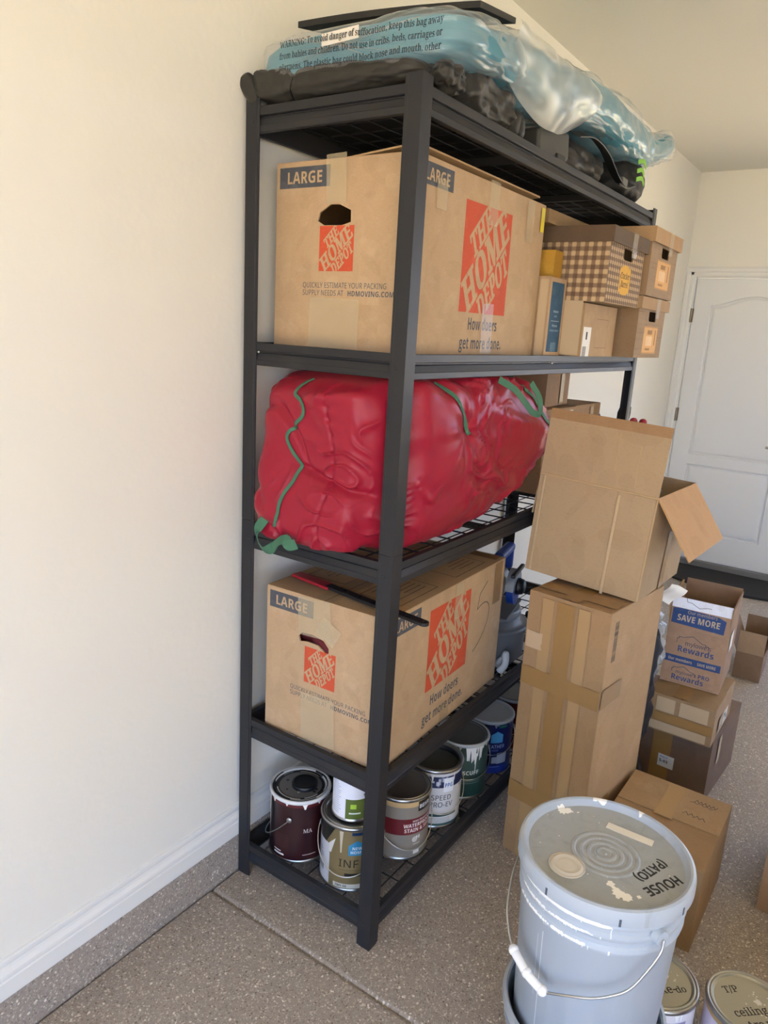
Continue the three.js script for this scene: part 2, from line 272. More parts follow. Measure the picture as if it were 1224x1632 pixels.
// ---------- cartons ----------
// printed face: paints in centimetres on the face's own paperboard, origin top left
function printed(w, h, base, draw, ppm = 1500) {
  const W = Math.round(w * ppm), H = Math.round(h * ppm), c = canvas(W, H), x = c.getContext('2d');
  x.fillStyle = base; x.fillRect(0, 0, W, H);
  const overlay = () => { for (let a = 0; a < W; a += 512) for (let b = 0; b < H; b += 512) x.drawImage(kraftNoise, a, b); };
  x.save(); x.scale(ppm / 100, ppm / 100); draw(x, w * 100, h * 100); x.restore(); overlay();
  return std('#ffffff', 0.8, { map: ctex(c), bumpMap: fluteBump, bumpScale: 0.0002 });
}
function txt(x, s, px, py, size, o = {}) {
  x.save(); x.translate(px, py); if (o.rot) x.rotate(o.rot); x.scale((o.sx ?? 1) * size / 100, size / 100); x.fillStyle = o.color ?? '#2f3440'; x.textAlign = o.align ?? 'left'; x.textBaseline = 'alphabetic';
  x.font = `${o.style ?? ''} ${o.weight ?? 'bold'} 100px ${o.font ?? 'sans-serif'}`; if (o.stroke) { x.strokeStyle = x.fillStyle; x.lineWidth = o.stroke; x.lineJoin = 'round'; x.strokeText(s, 0, 0); } x.fillText(s, 0, 0); x.restore();
}
const slab = (w, h, t, nx = 1, ny = 1) => new THREE.BoxGeometry(w, h, t, nx, ny, 1);
function scaleUV(g, a, b) { const u = g.attributes.uv; for (let i = 0; i < u.count; i++) u.setXY(i, u.getX(i) * a, u.getY(i) * b); return g; }
// board: thin sheet w x h centred on its own middle, facing +z, slightly uneven
function board(w, h, { t = 0.004, dent = 0.0008, bulge = 0, uv01 = false, off = rr(0, 50) } = {}) {
  const nx = Math.max(2, Math.round(w / 0.025)), ny = Math.max(2, Math.round(h / 0.025)), g = slab(w, h, t, nx, ny), p = g.attributes.position;
  for (let i = 0; i < p.count; i++) {
    const x = p.getX(i), y = p.getY(i), m = (1 - Math.pow(Math.abs((2 * x) / w), 4)) * (1 - Math.pow(Math.abs((2 * y) / h), 4));
    p.setZ(i, p.getZ(i) + m * (bulge + dent * fbm(x * 9 + off, y * 9, off, 2)));
  }
  g.computeVertexNormals(); const c = toCreasedNormals(g, 0.5); return uv01 ? c : scaleUV(c, w, h);
}
function holed(w, h, t, path) { // board with a hand hole, uv over the whole face
  const s = shapeOf([[-w / 2, -h / 2], [w / 2, -h / 2], [w / 2, h / 2], [-w / 2, h / 2]]); s.holes.push(path);
  const g = new THREE.ExtrudeGeometry(s, { depth: t, bevelEnabled: false, curveSegments: 10 }).translate(0, 0, -t / 2), p = g.attributes.position, u = new Float32Array(p.count * 2);
  for (let i = 0; i < p.count; i++) { u[2 * i] = p.getX(i) / w + 0.5; u[2 * i + 1] = p.getY(i) / h + 0.5; } g.setAttribute('uv', new THREE.BufferAttribute(u, 2)); return g;
}
// o: corner (near left base), w, d, h, yaw, tiltX, tiltZ, color, faces {front, right, top, left, back: material}, seam 'x'|'z', open
function carton(name, label, o) {
  const { corner, w, d, h, yaw = 0, color = '#b9966e' } = o, g = thing(name, label, o.category ?? 'box', corner, yaw, o.group);
  if (o.tiltX || o.tiltZ) { g.rotation.x = o.tiltX ?? 0; g.rotation.z = o.tiltZ ?? 0; }
  const k = kraft(color), t = 0.004, F = o.faces ?? {}, B = o.bulge ?? 0.001;
  const pn = (nm, bw_, bh, mat, pos, rot, geo) => { const m = part(nm, geo ?? board(bw_, bh, { uv01: !!mat, bulge: B }), mat ?? k, g); m.position.set(...pos); m.rotation.set(...rot); return m; };
  pn('side_panel', w, h, F.front, [w / 2, h / 2, -t / 2], [0, 0, 0], o.frontGeo);
  pn('side_panel', w, h, F.back, [w / 2, h / 2, -d + t / 2], [0, Math.PI, 0]);
  pn('side_panel', d - 2 * t, h, F.right, [w - t / 2, h / 2, -d / 2], [0, Math.PI / 2, 0], o.rightGeo);
  pn('side_panel', d - 2 * t, h, F.left, [t / 2, h / 2, -d / 2], [0, -Math.PI / 2, 0]);
  pn('bottom_panel', w - 2 * t, d - 2 * t, null, [w / 2, t / 2, -d / 2], [-Math.PI / 2, 0, 0], board(w - 2 * t, d - 2 * t, { dent: 0 }));
  if (!o.open) {
    const gap = 0.0025, y = h - t * 0.2;
    if (F.top) pn('top_flap', w, d, F.top, [w / 2, y, -d / 2], [-Math.PI / 2, 0, 0], board(w - 0.001, d - 0.001, { uv01: true, bulge: o.topBulge ?? 0.003 }));
    else if (o.seam === 'x') for (const s of [0, 1]) pn('top_flap', 1, 1, null, [w / 2, y + s * 0.0012, -d * (0.25 + 0.5 * s)], [-Math.PI / 2 + (s ? 0.004 : -0.012), 0, 0], board(w - 0.001, d / 2 - gap, { bulge: 0.001 }));
    else for (const s of [0, 1]) pn('top_flap', 1, 1, null, [w * (0.25 + 0.5 * s), y, -d / 2], [-Math.PI / 2, 0, 0], board(w / 2 - gap, d - 0.001, { bulge: 0.001 }));
  }
  for (const tp of o.tapes ?? []) tape(g, o, ...tp);
  return g;
}
let tapeN = 0;
const film = (w, h) => { const g = new THREE.PlaneGeometry(w, h, Math.max(2, Math.round(w / 0.012)), Math.max(2, Math.round(h / 0.012))), p = g.attributes.position, o = rr(0, 60); for (let i = 0; i < p.count; i++) p.setZ(i, 0.0006 * fbm(p.getX(i) * 40 + o, p.getY(i) * 40, o, 2)); g.computeVertexNormals(); return g; };
// strip of tape on a face of a carton: face, centre (u, v) in metres from the face's lower left, size, material, roll
function tape(g, o, face, u, v, tw, th, mat, roll = 0) {
  const { w, d, h } = o, e = 0.0036 + 0.0003 * (tapeN++ % 5), m = part('tape', film(tw, th), o.clear ? mat : tapeOpaque.get(mat), g);
  if (face === 'front') m.position.set(u, v, e), m.rotation.set(0, 0, roll);
  if (face === 'right') m.position.set(w + e, v, -u), m.rotation.set(0, Math.PI / 2, 0), m.rotateZ(roll);
  if (face === 'top') m.position.set(u, h + 0.0042 + rr(0, 0.0005), -v), m.rotation.set(-Math.PI / 2, 0, roll);
  return m;
}
function flap(g, color, w, len, hinge, yaw, angle, nm = 'flap', mat) { // sheet hinged on its lower edge; angle 0 stands up, positive leans outwards (local +z after yaw)
  const piv = new THREE.Group(), geo = board(w, len, { uv01: !!mat, bulge: 0.001 }).translate(0, len / 2, 0);
  const q = new THREE.Matrix4().makeRotationY(yaw).multiply(new THREE.Matrix4().makeRotationX(angle)); geo.applyMatrix4(q); geo.translate(...hinge);
  return part(nm, geo, mat ?? kraft(color), g);
}

// print: orange square with stencilled words set along the rising diagonal
function squareLogo(x, px, py, s, base) {
  x.save(); x.translate(px, py); x.beginPath(); x.rect(0, 0, s, s); x.clip(); x.fillStyle = '#c24c2b'; x.fillRect(0, 0, s, s);
  x.translate(s / 2, s / 2); x.rotate(-Math.PI / 4); x.transform(1, 0, -0.32, 1, 0, 0);
  const line = (t, cx, base_, h, wd) => { x.save(); x.translate(cx, base_); x.font = 'bold 100px serif'; const m = x.measureText(t).width; x.scale(wd / m, (h / 100) * 1.45); x.fillStyle = base; x.strokeStyle = base; x.lineWidth = 5; x.fillText(t, -m / 2, 0); x.strokeText(t, -m / 2, 0); x.restore(); };
  line('THE', -0.02 * s, -0.19 * s, 0.2 * s, 0.50 * s); line('HOME', 0.0, 0.135 * s, 0.29 * s, 1.16 * s); line('DEPOT', 0.06 * s, 0.385 * s, 0.21 * s, 0.78 * s);
  x.restore();
}
const HDB = '#b49672', INK = '#484b51';
function largeTag(x, px, py, w, h, base) { x.fillStyle = INK; x.fillRect(px, py, w, h); txt(x, 'LARGE', px + w / 2, py + h * 0.79, h * 0.8, { color: base, align: 'center', sx: 0.96 }); }
function movingBox(name, label, corner, w, d, h, yaw, o) {
  const end = printed(w, h, HDB, (x, W, H) => {
    largeTag(x, 0.9, 1.0, W * 0.385, 4.4, HDB);
    squareLogo(x, W * 0.345, H * 0.335, 9.6, HDB);
    x.fillStyle = '#4a4f58'; x.strokeStyle = '#4a4f58'; x.lineWidth = 0.22;
    const y = H * 0.632, l = W * 0.225;
    txt(x, 'QUICKLY ESTIMATE YOUR PACKING', l, y + 1.15, 1.62, { weight: 'normal', color: INK, sx: 0.91 });
    txt(x, 'SUPPLY NEEDS AT', l, y + 2.8, 1.62, { weight: 'normal', color: INK, sx: 0.91 }); txt(x, 'HDMOVING.COM', l + 12.9, y + 2.8, 1.62, { color: INK, sx: 0.95 });
  }, 1700);
  const side = printed(d - 0.008, h, HDB, (x, W, H) => {
    largeTag(x, 1.2, 1.0, 13.5, 4.4, HDB);
    squareLogo(x, o.lx, o.ly, o.ls, HDB);
    txt(x, 'How doers', o.tx, o.ty, 3.9, { color: INK, align: 'center', weight: 'bold', sx: 0.8 }); txt(x, 'get more done.', o.tx, o.ty + 4.5, 3.9, { color: INK, align: 'center', sx: 0.8 });
    if (o.five) { x.strokeStyle = '#3b3330'; x.lineWidth = 0.28; x.lineCap = 'round'; x.beginPath(); x.moveTo(52.5, 4.3); x.lineTo(48.2, 7.0); x.quadraticCurveTo(47.6, 9.3, 47.2, 11.4); x.bezierCurveTo(54, 8.6, 56.5, 12.5, 54.5, 17); x.bezierCurveTo(53, 20, 50, 22.6, 46.3, 24.0); x.stroke(); }
  }, 1600);
  const hole = new THREE.Path(), hx = (o.hx ?? 0.415) * w - w / 2, hy = h / 2 - h * o.hy, P = o.hole; P.forEach(([a, b], i) => (i ? hole.lineTo(hx + a, hy + b) : hole.moveTo(hx + a, hy + b))); hole.closePath();
  const g = carton(name, label, { corner, w, d, h, yaw, color: HDB, faces: { front: end, right: side, top: o.top }, frontGeo: holed(w, h, 0.004, hole), tapes: o.tapes, bulge: 0.0005, topBulge: o.topBulge, clear: true });
  return g;
}
{ // upper moving box
  const w = 0.378, d = 0.664, h = 0.405;
  const g = movingBox('moving_box', 'large cardboard moving box on the second shelf from the top, yellow tape at its corner', [0.035, deck[3], -0.068], w, d, h, 0.008, {
    lx: 21.0, ly: 5.4, ls: 24.6, tx: 34.0, ty: 34.0, hy: 0.28, hx: 0.455,
    hole: [[-0.048, -0.012], [-0.043, 0.006], [-0.014, 0.022], [0.012, 0.021], [0.043, 0.008], [0.044, -0.016], [0.02, -0.022], [-0.03, -0.021]],
    tapes: [['front', 0.175, 0.365, 0.055, 0.1, cloudyTape, 0.04], ['front', 0.18, 0.058, 0.14, 0.115, cloudyTape, -0.02], ['right', 0.345, 0.36, 0.05, 0.1, cloudyTape], ['right', 0.36, 0.07, 0.06, 0.12, clearTape, 0.03], ['right', 0.56, 0.35, 0.045, 0.1, cloudyTape], ['right', 0.1, 0.34, 0.045, 0.06, cloudyTape]],
  });
  const fm = kraft('#c9a77b'); // lifted top flap edges
  part('top_flap', board(0.18, 0.63, { bulge: 0 }).rotateX(-Math.PI / 2).rotateZ(0.09).translate(0.275, h + 0.012, -d / 2), fm, g);
  part('tape', board(0.022, 0.062, { t: 0.0004, dent: 0 }).rotateY(Math.PI / 2).translate(w + 0.0036, h - 0.04, -d + 0.022), std('#d8c21f', 0.5), g, 'yellow tape strip');
}
const topPrint = printed(0.365, 0.645, '#b09069', (x, W, H) => { x.strokeStyle = '#4a3a2c'; x.lineWidth = 0.22; for (const [a, b] of [[3, 6], [3, 34], [22, 9], [22, 37]]) { x.strokeRect(a, b, 12, 18); for (let i = 0; i < 6; i++) { x.beginPath(); x.moveTo(a + 1.5 + i * 1.6, b + 2); x.lineTo(a + 1.5 + i * 1.6, b + 8 + 8 * rnd()); x.stroke(); } } x.fillStyle = 'rgba(60,40,25,0.8)'; x.fillRect(W / 2 - 0.1, 0, 0.2, H); }, 900);
{ // lower moving box
  const w = 0.364, d = 0.645, h = 0.389;
  movingBox('moving_box', 'large cardboard moving box marked 5 standing above the paint cans', [0.071, deck[1] + 0.001, -0.024], w, d, h, 0.026, {
    lx: 19.5, ly: 3.6, ls: 22.6, tx: 30.5, ty: 31.0, hy: 0.295, hx: 0.42, five: true, top: topPrint, topBulge: 0.002,
    hole: [[-0.048, 0.006], [-0.038, 0.017], [-0.005, 0.02], [0.03, 0.013], [0.046, -0.003], [0.047, -0.016], [0.036, -0.017], [0.012, -0.004], [-0.02, -0.003], [-0.043, -0.008]],
    tapes: [['front', 0.155, 0.34, 0.1, 0.1, cloudyTape, 0.06], ['front', 0.2, 0.315, 0.06, 0.05, cloudyTape, -0.5], ['front', 0.175, 0.072, 0.105, 0.13, cloudyTape, 0.05], ['right', 0.345, 0.34, 0.045, 0.1, cloudyTape], ['right', 0.595, 0.325, 0.05, 0.125, brownTape], ['right', 0.31, 0.03, 0.05, 0.06, clearTape], ['top', 0.18, 0.32, 0.05, 0.63, clearTape], ['top', 0.18, 0.615, 0.35, 0.05, brownTape]],
  });
}
{ // scraper bar lying on the lower moving box
  const g = thing('pry_scraper', 'red-handled black perforated bar lying across the box marked 5', 'tool', [0.09, deck[1] + 0.389 + 0.0075, -0.112], -0.135);
  part('handle', rbox(0.135, 0.008, 0.034, 0.003, 0.065, 0.004, 0), std('#a31d2c', 0.4), g, 'flat red handle');
  const s = new THREE.Shape(); s.moveTo(0, -0.011); s.lineTo(0.31, -0.011); s.absarc(0.31, 0, 0.011, -Math.PI / 2, Math.PI / 2); s.lineTo(0, 0.011); s.closePath();
  for (let i = 0; i < 6; i++) { const p = new THREE.Path(); p.absarc(0.06 + i * 0.05, 0, 0.0045, 0, Math.PI * 2, true); s.holes.push(p); }
  part('bar', new THREE.ExtrudeGeometry(s, { depth: 0.006, bevelEnabled: true, bevelSize: 0.001, bevelThickness: 0.001, bevelSegments: 1, curveSegments: 12 }).rotateX(-Math.PI / 2).translate(0.12, 0.002, 0), std('#17171a', 0.45), g);
}

// ---------- boxes further along the second shelf from the top ----------
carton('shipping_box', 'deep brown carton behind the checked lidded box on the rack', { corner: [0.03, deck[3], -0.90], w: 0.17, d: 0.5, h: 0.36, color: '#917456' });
{
  const m = printed(0.112, 0.225, '#b89875', (x, W, H) => { x.fillStyle = '#2f5570'; x.fillRect(1.2, 1.2, W - 2.2, H - 3.0); txt(x, 'PREMIUM', W / 2, 9.6, 0.85, { color: '#c9d4da', align: 'center', weight: 'normal' }); txt(x, 'quality', W / 2, 10.8, 0.7, { color: '#aebfc9', align: 'center', weight: 'normal' }); x.fillStyle = '#c9d4da'; x.fillRect(2.6, 11.9, W - 5.2, 0.12); txt(x, 'Premium', W / 2, 13.6, 0.95, { color: '#c9d4da', align: 'center', weight: 'normal' }); txt(x, 'CALIDAD SUPERIOR', W / 2, 14.9, 0.72, { color: '#aebfc9', align: 'center', weight: 'normal' }); x.fillStyle = 'rgba(220,230,235,0.25)'; x.fillRect(4, 18, 4, 2.6); }, 3000);
  carton('narrow_box', 'narrow upright carton with a blue label beside the upper moving box', { corner: [0.26, deck[3], -0.742], w: 0.18, d: 0.12, h: 0.222, color: '#b89875', faces: { right: m }, tapes: [['front', 0.165, 0.11, 0.026, 0.21, cloudyTape]] });
}
{
  const m = printed(0.012 + 0.1, 0.062, '#b98a2a', (x, W, H) => { x.fillStyle = '#2a2118'; x.fillRect(1.0, 1.2, 1.6, 1.1); x.fillRect(1.0, 4.2, 1.8, 1.4); txt(x, 'N', 4.4, 5.0, 3.4, { color: '#2a2118' }); }, 1500);
  carton('small_box', 'small yellow box on top of the narrow blue-label carton', { corner: [0.315, deck[3] + 0.2245, -0.785], w: 0.112, d: 0.06, h: 0.072, color: '#b98a2a', faces: { front: m } });
}
carton('shipping_box', 'plain carton with a white barcode label under the checked lidded box', { corner: [0.215, T[3] + 0.001, -0.87], w: 0.285, d: 0.295, h: 0.151, color: '#ad8d66',
  faces: { right: printed(0.287, 0.151, '#ad8d66', (x, W, H) => { x.fillStyle = '#e9e6df'; x.fillRect(0.6, 6.6, 6.4, 9.4); x.fillStyle = '#3a3a3a'; for (let i = 0; i < 16; i++) x.fillRect(1.2 + i * 0.19, 12.2, 0.1, 3.2); x.fillRect(3.0, 8.0, 1.2, 2.2); x.strokeStyle = 'rgba(80,50,25,0.55)'; x.lineWidth = 0.12; x.strokeRect(11, 4, 10.5, 8.5); }, 2200) }, tapes: [['front', 0.23, 0.08, 0.1, 0.155, cloudyTape]] });
// lidded storage boxes
function lidded(name, label, o) {
  const { corner, w, d, h, lh, body, lid, color, lidColor } = o, g = carton(name, label, { corner, w, d, h: h - 0.004, yaw: o.yaw ?? 0, color, faces: body, open: true, rightGeo: o.rightGeo, bulge: 0 });
  const e = 0.009, t = 0.003, k = kraft(lidColor);
  const L = new THREE.Group(); L.name = 'lid'; g.add(L);
  part('lid_top', board(w + 2 * e, d + 2 * e, { bulge: 0.002 }).rotateX(-Math.PI / 2).translate(w / 2, h, -d / 2), k, L);
  for (const [a, b, c, r] of [[w + 2 * e, w / 2, e, 0], [w + 2 * e, w / 2, -d - e, Math.PI], [d + 2 * e, w + e, -d / 2, Math.PI / 2], [d + 2 * e, -e, -d / 2, -Math.PI / 2]])
    part('lid_side', board(a, lh, { dent: 0.002, bulge: 0.0005 }).rotateY(r).translate(b, h - lh / 2, c), k, L);
  part('tape', film(0.045, lh + 0.03).rotateY(Math.PI / 2).translate(w + e + 0.004, h - lh / 2 - 0.012, -d * 0.56), cloudyTape, L);
  return g;
}
function handHole(dd, h, up) { const p = new THREE.Path(), a = 0.045, b = 0.016, y = h / 2 - up, x0 = 0.01; p.moveTo(x0 - a, y + b); p.lineTo(x0 - a, y - b * 0.4); p.quadraticCurveTo(x0 - a, y - b, x0 - a + b, y - b); p.lineTo(x0 + a - b, y - b); p.quadraticCurveTo(x0 + a, y - b, x0 + a, y - b * 0.4); p.lineTo(x0 + a, y + b); p.closePath(); return holed(dd - 0.008, h - 0.004, 0.004, p); }
function gingham(x, W, H, s, base, dark) {
  x.fillStyle = base; x.fillRect(0, 0, W, H); x.globalAlpha = 0.5; x.fillStyle = dark;
  for (let a = 0; a < W; a += 2 * s) x.fillRect(a, 0, s, H); for (let b = 0; b < H; b += 2 * s) x.fillRect(0, b, W, s); x.globalAlpha = 1;
  x.fillStyle = base; x.globalAlpha = 0.35; for (let a = 0; a < W; a += 2 * s) for (let b = 0; b < H; b += 2 * s) { x.beginPath(); x.arc(a + s * 1.5, b + s * 1.5, s * 0.62, 0, 7); x.fill(); } x.globalAlpha = 1;
}
{
  const w = 0.3, d = 0.326, h = 0.205, cx = 0.252;
  const side = printed(d - 0.008, h - 0.004, '#bfa582', (x, W, H) => { gingham(x, W, H, 0.95, '#c3a57c', '#4c3526'); x.fillStyle = '#d9a43a'; const X = W * 0.5, Y = 13.0; x.beginPath(); [[-2.9, -4.6], [-1, -6.2], [1, -6.2], [2.9, -4.6], [2.9, 4.6], [1, 6.2], [-1, 6.2], [-2.9, 4.6]].forEach(([a, b], i) => (i ? x.lineTo(X + a * 1.75, Y + b * 0.68) : x.moveTo(X + a * 1.75, Y + b * 0.68))); x.fill(); txt(x, 'Cracker', X, Y - 0.4, 2.5, { font: 'serif', style: 'italic', align: 'center', color: '#3a2a1e', sx: 0.85 }); txt(x, 'Barrel', X, Y + 2.0, 2.5, { font: 'serif', style: 'italic', align: 'center', color: '#3a2a1e', sx: 0.85 }); x.strokeStyle = '#3a2a1e'; x.lineWidth = 0.22; x.beginPath(); x.arc(X - 2.4, Y + 0.3, 2.4, 1.9, 4.6); x.stroke(); });
  const fr = printed(w, h - 0.004, '#bfa582', (x, W, H) => { gingham(x, W, H, 1.25, '#c3a57c', '#4c3526'); });
  lidded('lidded_box', 'brown checked storage box with a dark brown lid and yellow emblem', { corner: [cx, T[3] + 0.157, -0.873], w, d, h, lh: 0.042, color: '#a8906f', lidColor: '#66523f', body: { front: fr, right: side }, rightGeo: handHole(d, h, 0.06) });
  const wood = (dd, hh) => printed(dd - 0.008, hh - 0.004, '#967a5b', (x, W, H) => { for (let i = 0; i < 120; i++) { x.fillStyle = `rgba(85,58,34,${rr(0.08, 0.28)})`; x.fillRect(rr(-6, W), rr(0, H), rr(4, 16), rr(0.06, 0.2)); } const a = W * 0.27, b = 8.6; x.fillStyle = '#d6a468'; x.fillRect(a, b, 16.5, 9.0); x.strokeStyle = '#a97b45'; x.lineWidth = 0.2; x.strokeRect(a + 0.2, b + 0.2, 16.1, 8.6); x.fillStyle = '#9a6f3f'; x.fillRect(a + 4.4, b + 1.2, 5.6, 1.4); x.fillStyle = '#e3c091'; x.fillRect(a + 3.4, b + 3.2, 7.4, 3.2); x.fillStyle = '#9a6f3f'; x.fillRect(a + 3.6, b + 7.2, 5.4, 0.7); x.fillRect(a + 13.2, b + 1, 1.2, 5.2); });
  const fw = 0.315;
  lidded('file_box', 'lower of two wood-print file boxes at the end of the rack', { corner: [0.237, T[3] + 0.001, -1.222], w: 0.315, d: fw, h: 0.194, lh: 0.036, color: '#967a5b', lidColor: '#b0906c', body: { right: wood(fw, 0.194) }, rightGeo: handHole(fw, 0.194, 0.056) });
  lidded('file_box', 'upper of two wood-print file boxes at the end of the rack', { corner: [0.25, T[3] + 0.1995, -1.224], w: 0.315, d: fw + 0.002, h: 0.207, lh: 0.044, color: '#9e8160', lidColor: '#b9966e', body: { right: wood(fw + 0.002, 0.207) }, rightGeo: handHole(fw + 0.002, 0.207, 0.064) });
}
carton('flat_box', 'shallow carton lying on the checked lidded box under the top shelf', { corner: [0.12, T[3] + 0.3655, -0.80], w: 0.27, d: 0.36, h: 0.036, color: '#9f825c' });
// ---------- boxes behind the red bag ----------
carton('shipping_box', 'wide battered carton behind the red bag, lower of two stacked', { corner: [0.03, deck[2], -0.99], w: 0.34, d: 0.52, h: 0.278, color: '#a68562', seam: 'x', tapes: [['right', 0.09, 0.22, 0.06, 0.1, brownTape], ['right', 0.2, 0.2, 0.05, 0.14, cloudyTape], ['right', 0.42, 0.2, 0.03, 0.14, cloudyTape]] });
carton('shipping_box', 'small carton behind the red bag, upper of two stacked', { corner: [0.08, deck[2] + 0.2845, -1.0], w: 0.27, d: 0.235, h: 0.115, yaw: 0.06, color: '#9f7f5f', tapes: [['right', 0.15, 0.06, 0.035, 0.1, cloudyTape]] });

// ---------- cartons on the floor ----------
{
  const w = 0.241, d = 0.347, h = 0.829;
  carton('tall_box', 'tall narrow taped carton standing on the floor beside the rack', { corner: [0.55, 0.0005, -0.57], w, d, h, yaw: -0.125, color: '#a98962', seam: 'z',
    faces: { right: printed(d - 0.008, h, '#a98962', (x, W, H) => { x.fillStyle = '#46392c'; for (let i = 0; i < 34; i++) x.fillRect(3.0, 3.2 + i * 0.34, 2.3, 0.1 + 0.18 * rnd()); }, 900) },
    tapes: [['front', 0.115, 0.41, 0.05, 0.82, brownTape], ['front', 0.062, 0.41, 0.034, 0.82, clearTape], ['front', 0.17, 0.41, 0.034, 0.82, clearTape], ['front', 0.12, 0.58, 0.238, 0.055, brownTape], ['front', 0.12, 0.21, 0.238, 0.055, brownTape], ['right', 0.06, 0.585, 0.12, 0.055, brownTape, 0], ['right', 0.07, 0.215, 0.14, 0.055, brownTape, 0], ['front', 0.03, 0.69, 0.05, 0.05, cloudyTape], ['top', 0.12, 0.17, 0.05, 0.34, brownTape], ['top', 0.12, 0.06, 0.23, 0.05, brownTape]] });
}
{ // open box on the tall one
  const w = 0.333, d = 0.379, h = 0.287, c = '#b19876';
  const g = carton('open_box', 'large open carton with raised and hanging flaps on top of the tall box', { corner: [0.4835, 0.8525, -0.6745], w, d, h, yaw: -0.034, tiltX: -0.021, tiltZ: -0.05, color: c, open: true, tapes: [['right', 0.19, 0.085, 0.04, 0.17, brownTape]] });
  const fm = flap(g, c, w, 0.158, [w / 2, h, -0.002], 0, -0.03);
  part('flap_lip', board(w, 0.028).translate(w / 2, h + 0.171, -0.0075), kraft('#a3805a'), g, 'darker torn strip along the raised flap');
  flap(g, c, w, 0.16, [w / 2, h, -d + 0.001], Math.PI, 3.0);
  flap(g, '#c49a68', d - 0.01, 0.18, [w - 0.002, h, -d / 2], Math.PI / 2, 2.5);
  flap(g, c, d - 0.01, 0.12, [0.001, h, -d / 2], -Math.PI / 2, 3.06);
  part('fold', rbox(w, 0.006, 0.006, 0.0025, w / 2, h, 0.0003), kraft('#bda27c'), g);
  for (const [x, a] of [[0.45, 0.07], [0.62, 0.145], [0.8, 0.12]]) part('crease', board(0.0028, a, { t: 0.001, dent: 0 }).rotateZ(0.02).translate(w * x, h + 0.005 + a / 2, 0.0012 - 0.015 * a), kraft('#bda27c'), g);
  part('crease', rbox(0.006, h - 0.004, 0.006, 0.0025, w - 0.0025, h / 2, -0.0022), kraft('#bda27c'), g);
  part('crease', board(0.008, 0.28, { t: 0.0016, dent: 0 }).translate(w * 0.70, h * 0.47, 0.0032), kraft('#c4ab88'), g);
  part('crease', board(0.006, 0.28, { t: 0.0016, dent: 0 }).translate(w * 0.05, h * 0.5, 0.003), kraft('#c4ab88'), g);
  const fr = thing('bubble_wrap', 'crumpled clear wrapping inside the large open carton', 'wrapping', [0.68, 1.06, -0.82]);
  part('sheet', lump(0.1, 0.055, 0.12, { amp: 0.05, fr: [30, 30, 30], p: 2.4, off: 4 }), phy('#b9bec4', 0.25, { transmission: 0.35, thickness: 0 }), fr);
}
{
  const c = '#a98967'; // box C, B
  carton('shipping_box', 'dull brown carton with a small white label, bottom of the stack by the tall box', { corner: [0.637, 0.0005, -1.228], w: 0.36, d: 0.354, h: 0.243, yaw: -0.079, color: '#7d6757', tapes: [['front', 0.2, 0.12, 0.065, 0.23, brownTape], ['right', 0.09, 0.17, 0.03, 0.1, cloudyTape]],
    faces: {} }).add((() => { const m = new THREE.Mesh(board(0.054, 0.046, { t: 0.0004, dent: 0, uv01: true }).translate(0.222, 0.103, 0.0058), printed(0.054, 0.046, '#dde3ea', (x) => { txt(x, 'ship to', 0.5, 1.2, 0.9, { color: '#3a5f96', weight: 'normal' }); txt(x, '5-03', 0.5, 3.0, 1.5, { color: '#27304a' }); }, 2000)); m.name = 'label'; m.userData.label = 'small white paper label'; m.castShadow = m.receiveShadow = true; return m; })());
  carton('shipping_box', 'flat taped carton under the printed blue-band box', { corner: [0.783, 0.2475, -1.132], w: 0.214, d: 0.297, h: 0.131, yaw: -0.018, color: '#a18460', tapes: [['front', 0.107, 0.055, 0.212, 0.032, brownTape], ['front', 0.107, 0.022, 0.18, 0.03, cloudyTape], ['front', 0.06, 0.1, 0.06, 0.05, cloudyTape], ['front', 0.15, 0.1, 0.09, 0.05, cloudyTape], ['top', 0.1, 0.15, 0.05, 0.29, brownTape], ['right', 0.1, 0.05, 0.06, 0.05, cloudyTape]],
    faces: { right: printed(0.289, 0.131, '#a1825f', (x, W, H) => { x.fillStyle = '#d9d4c8'; x.fillRect(16, 7.0, 7, 5.2); x.fillStyle = '#444'; x.fillRect(17, 8, 2.4, 1.4); x.fillRect(20, 10, 2, 1); }) } });
}
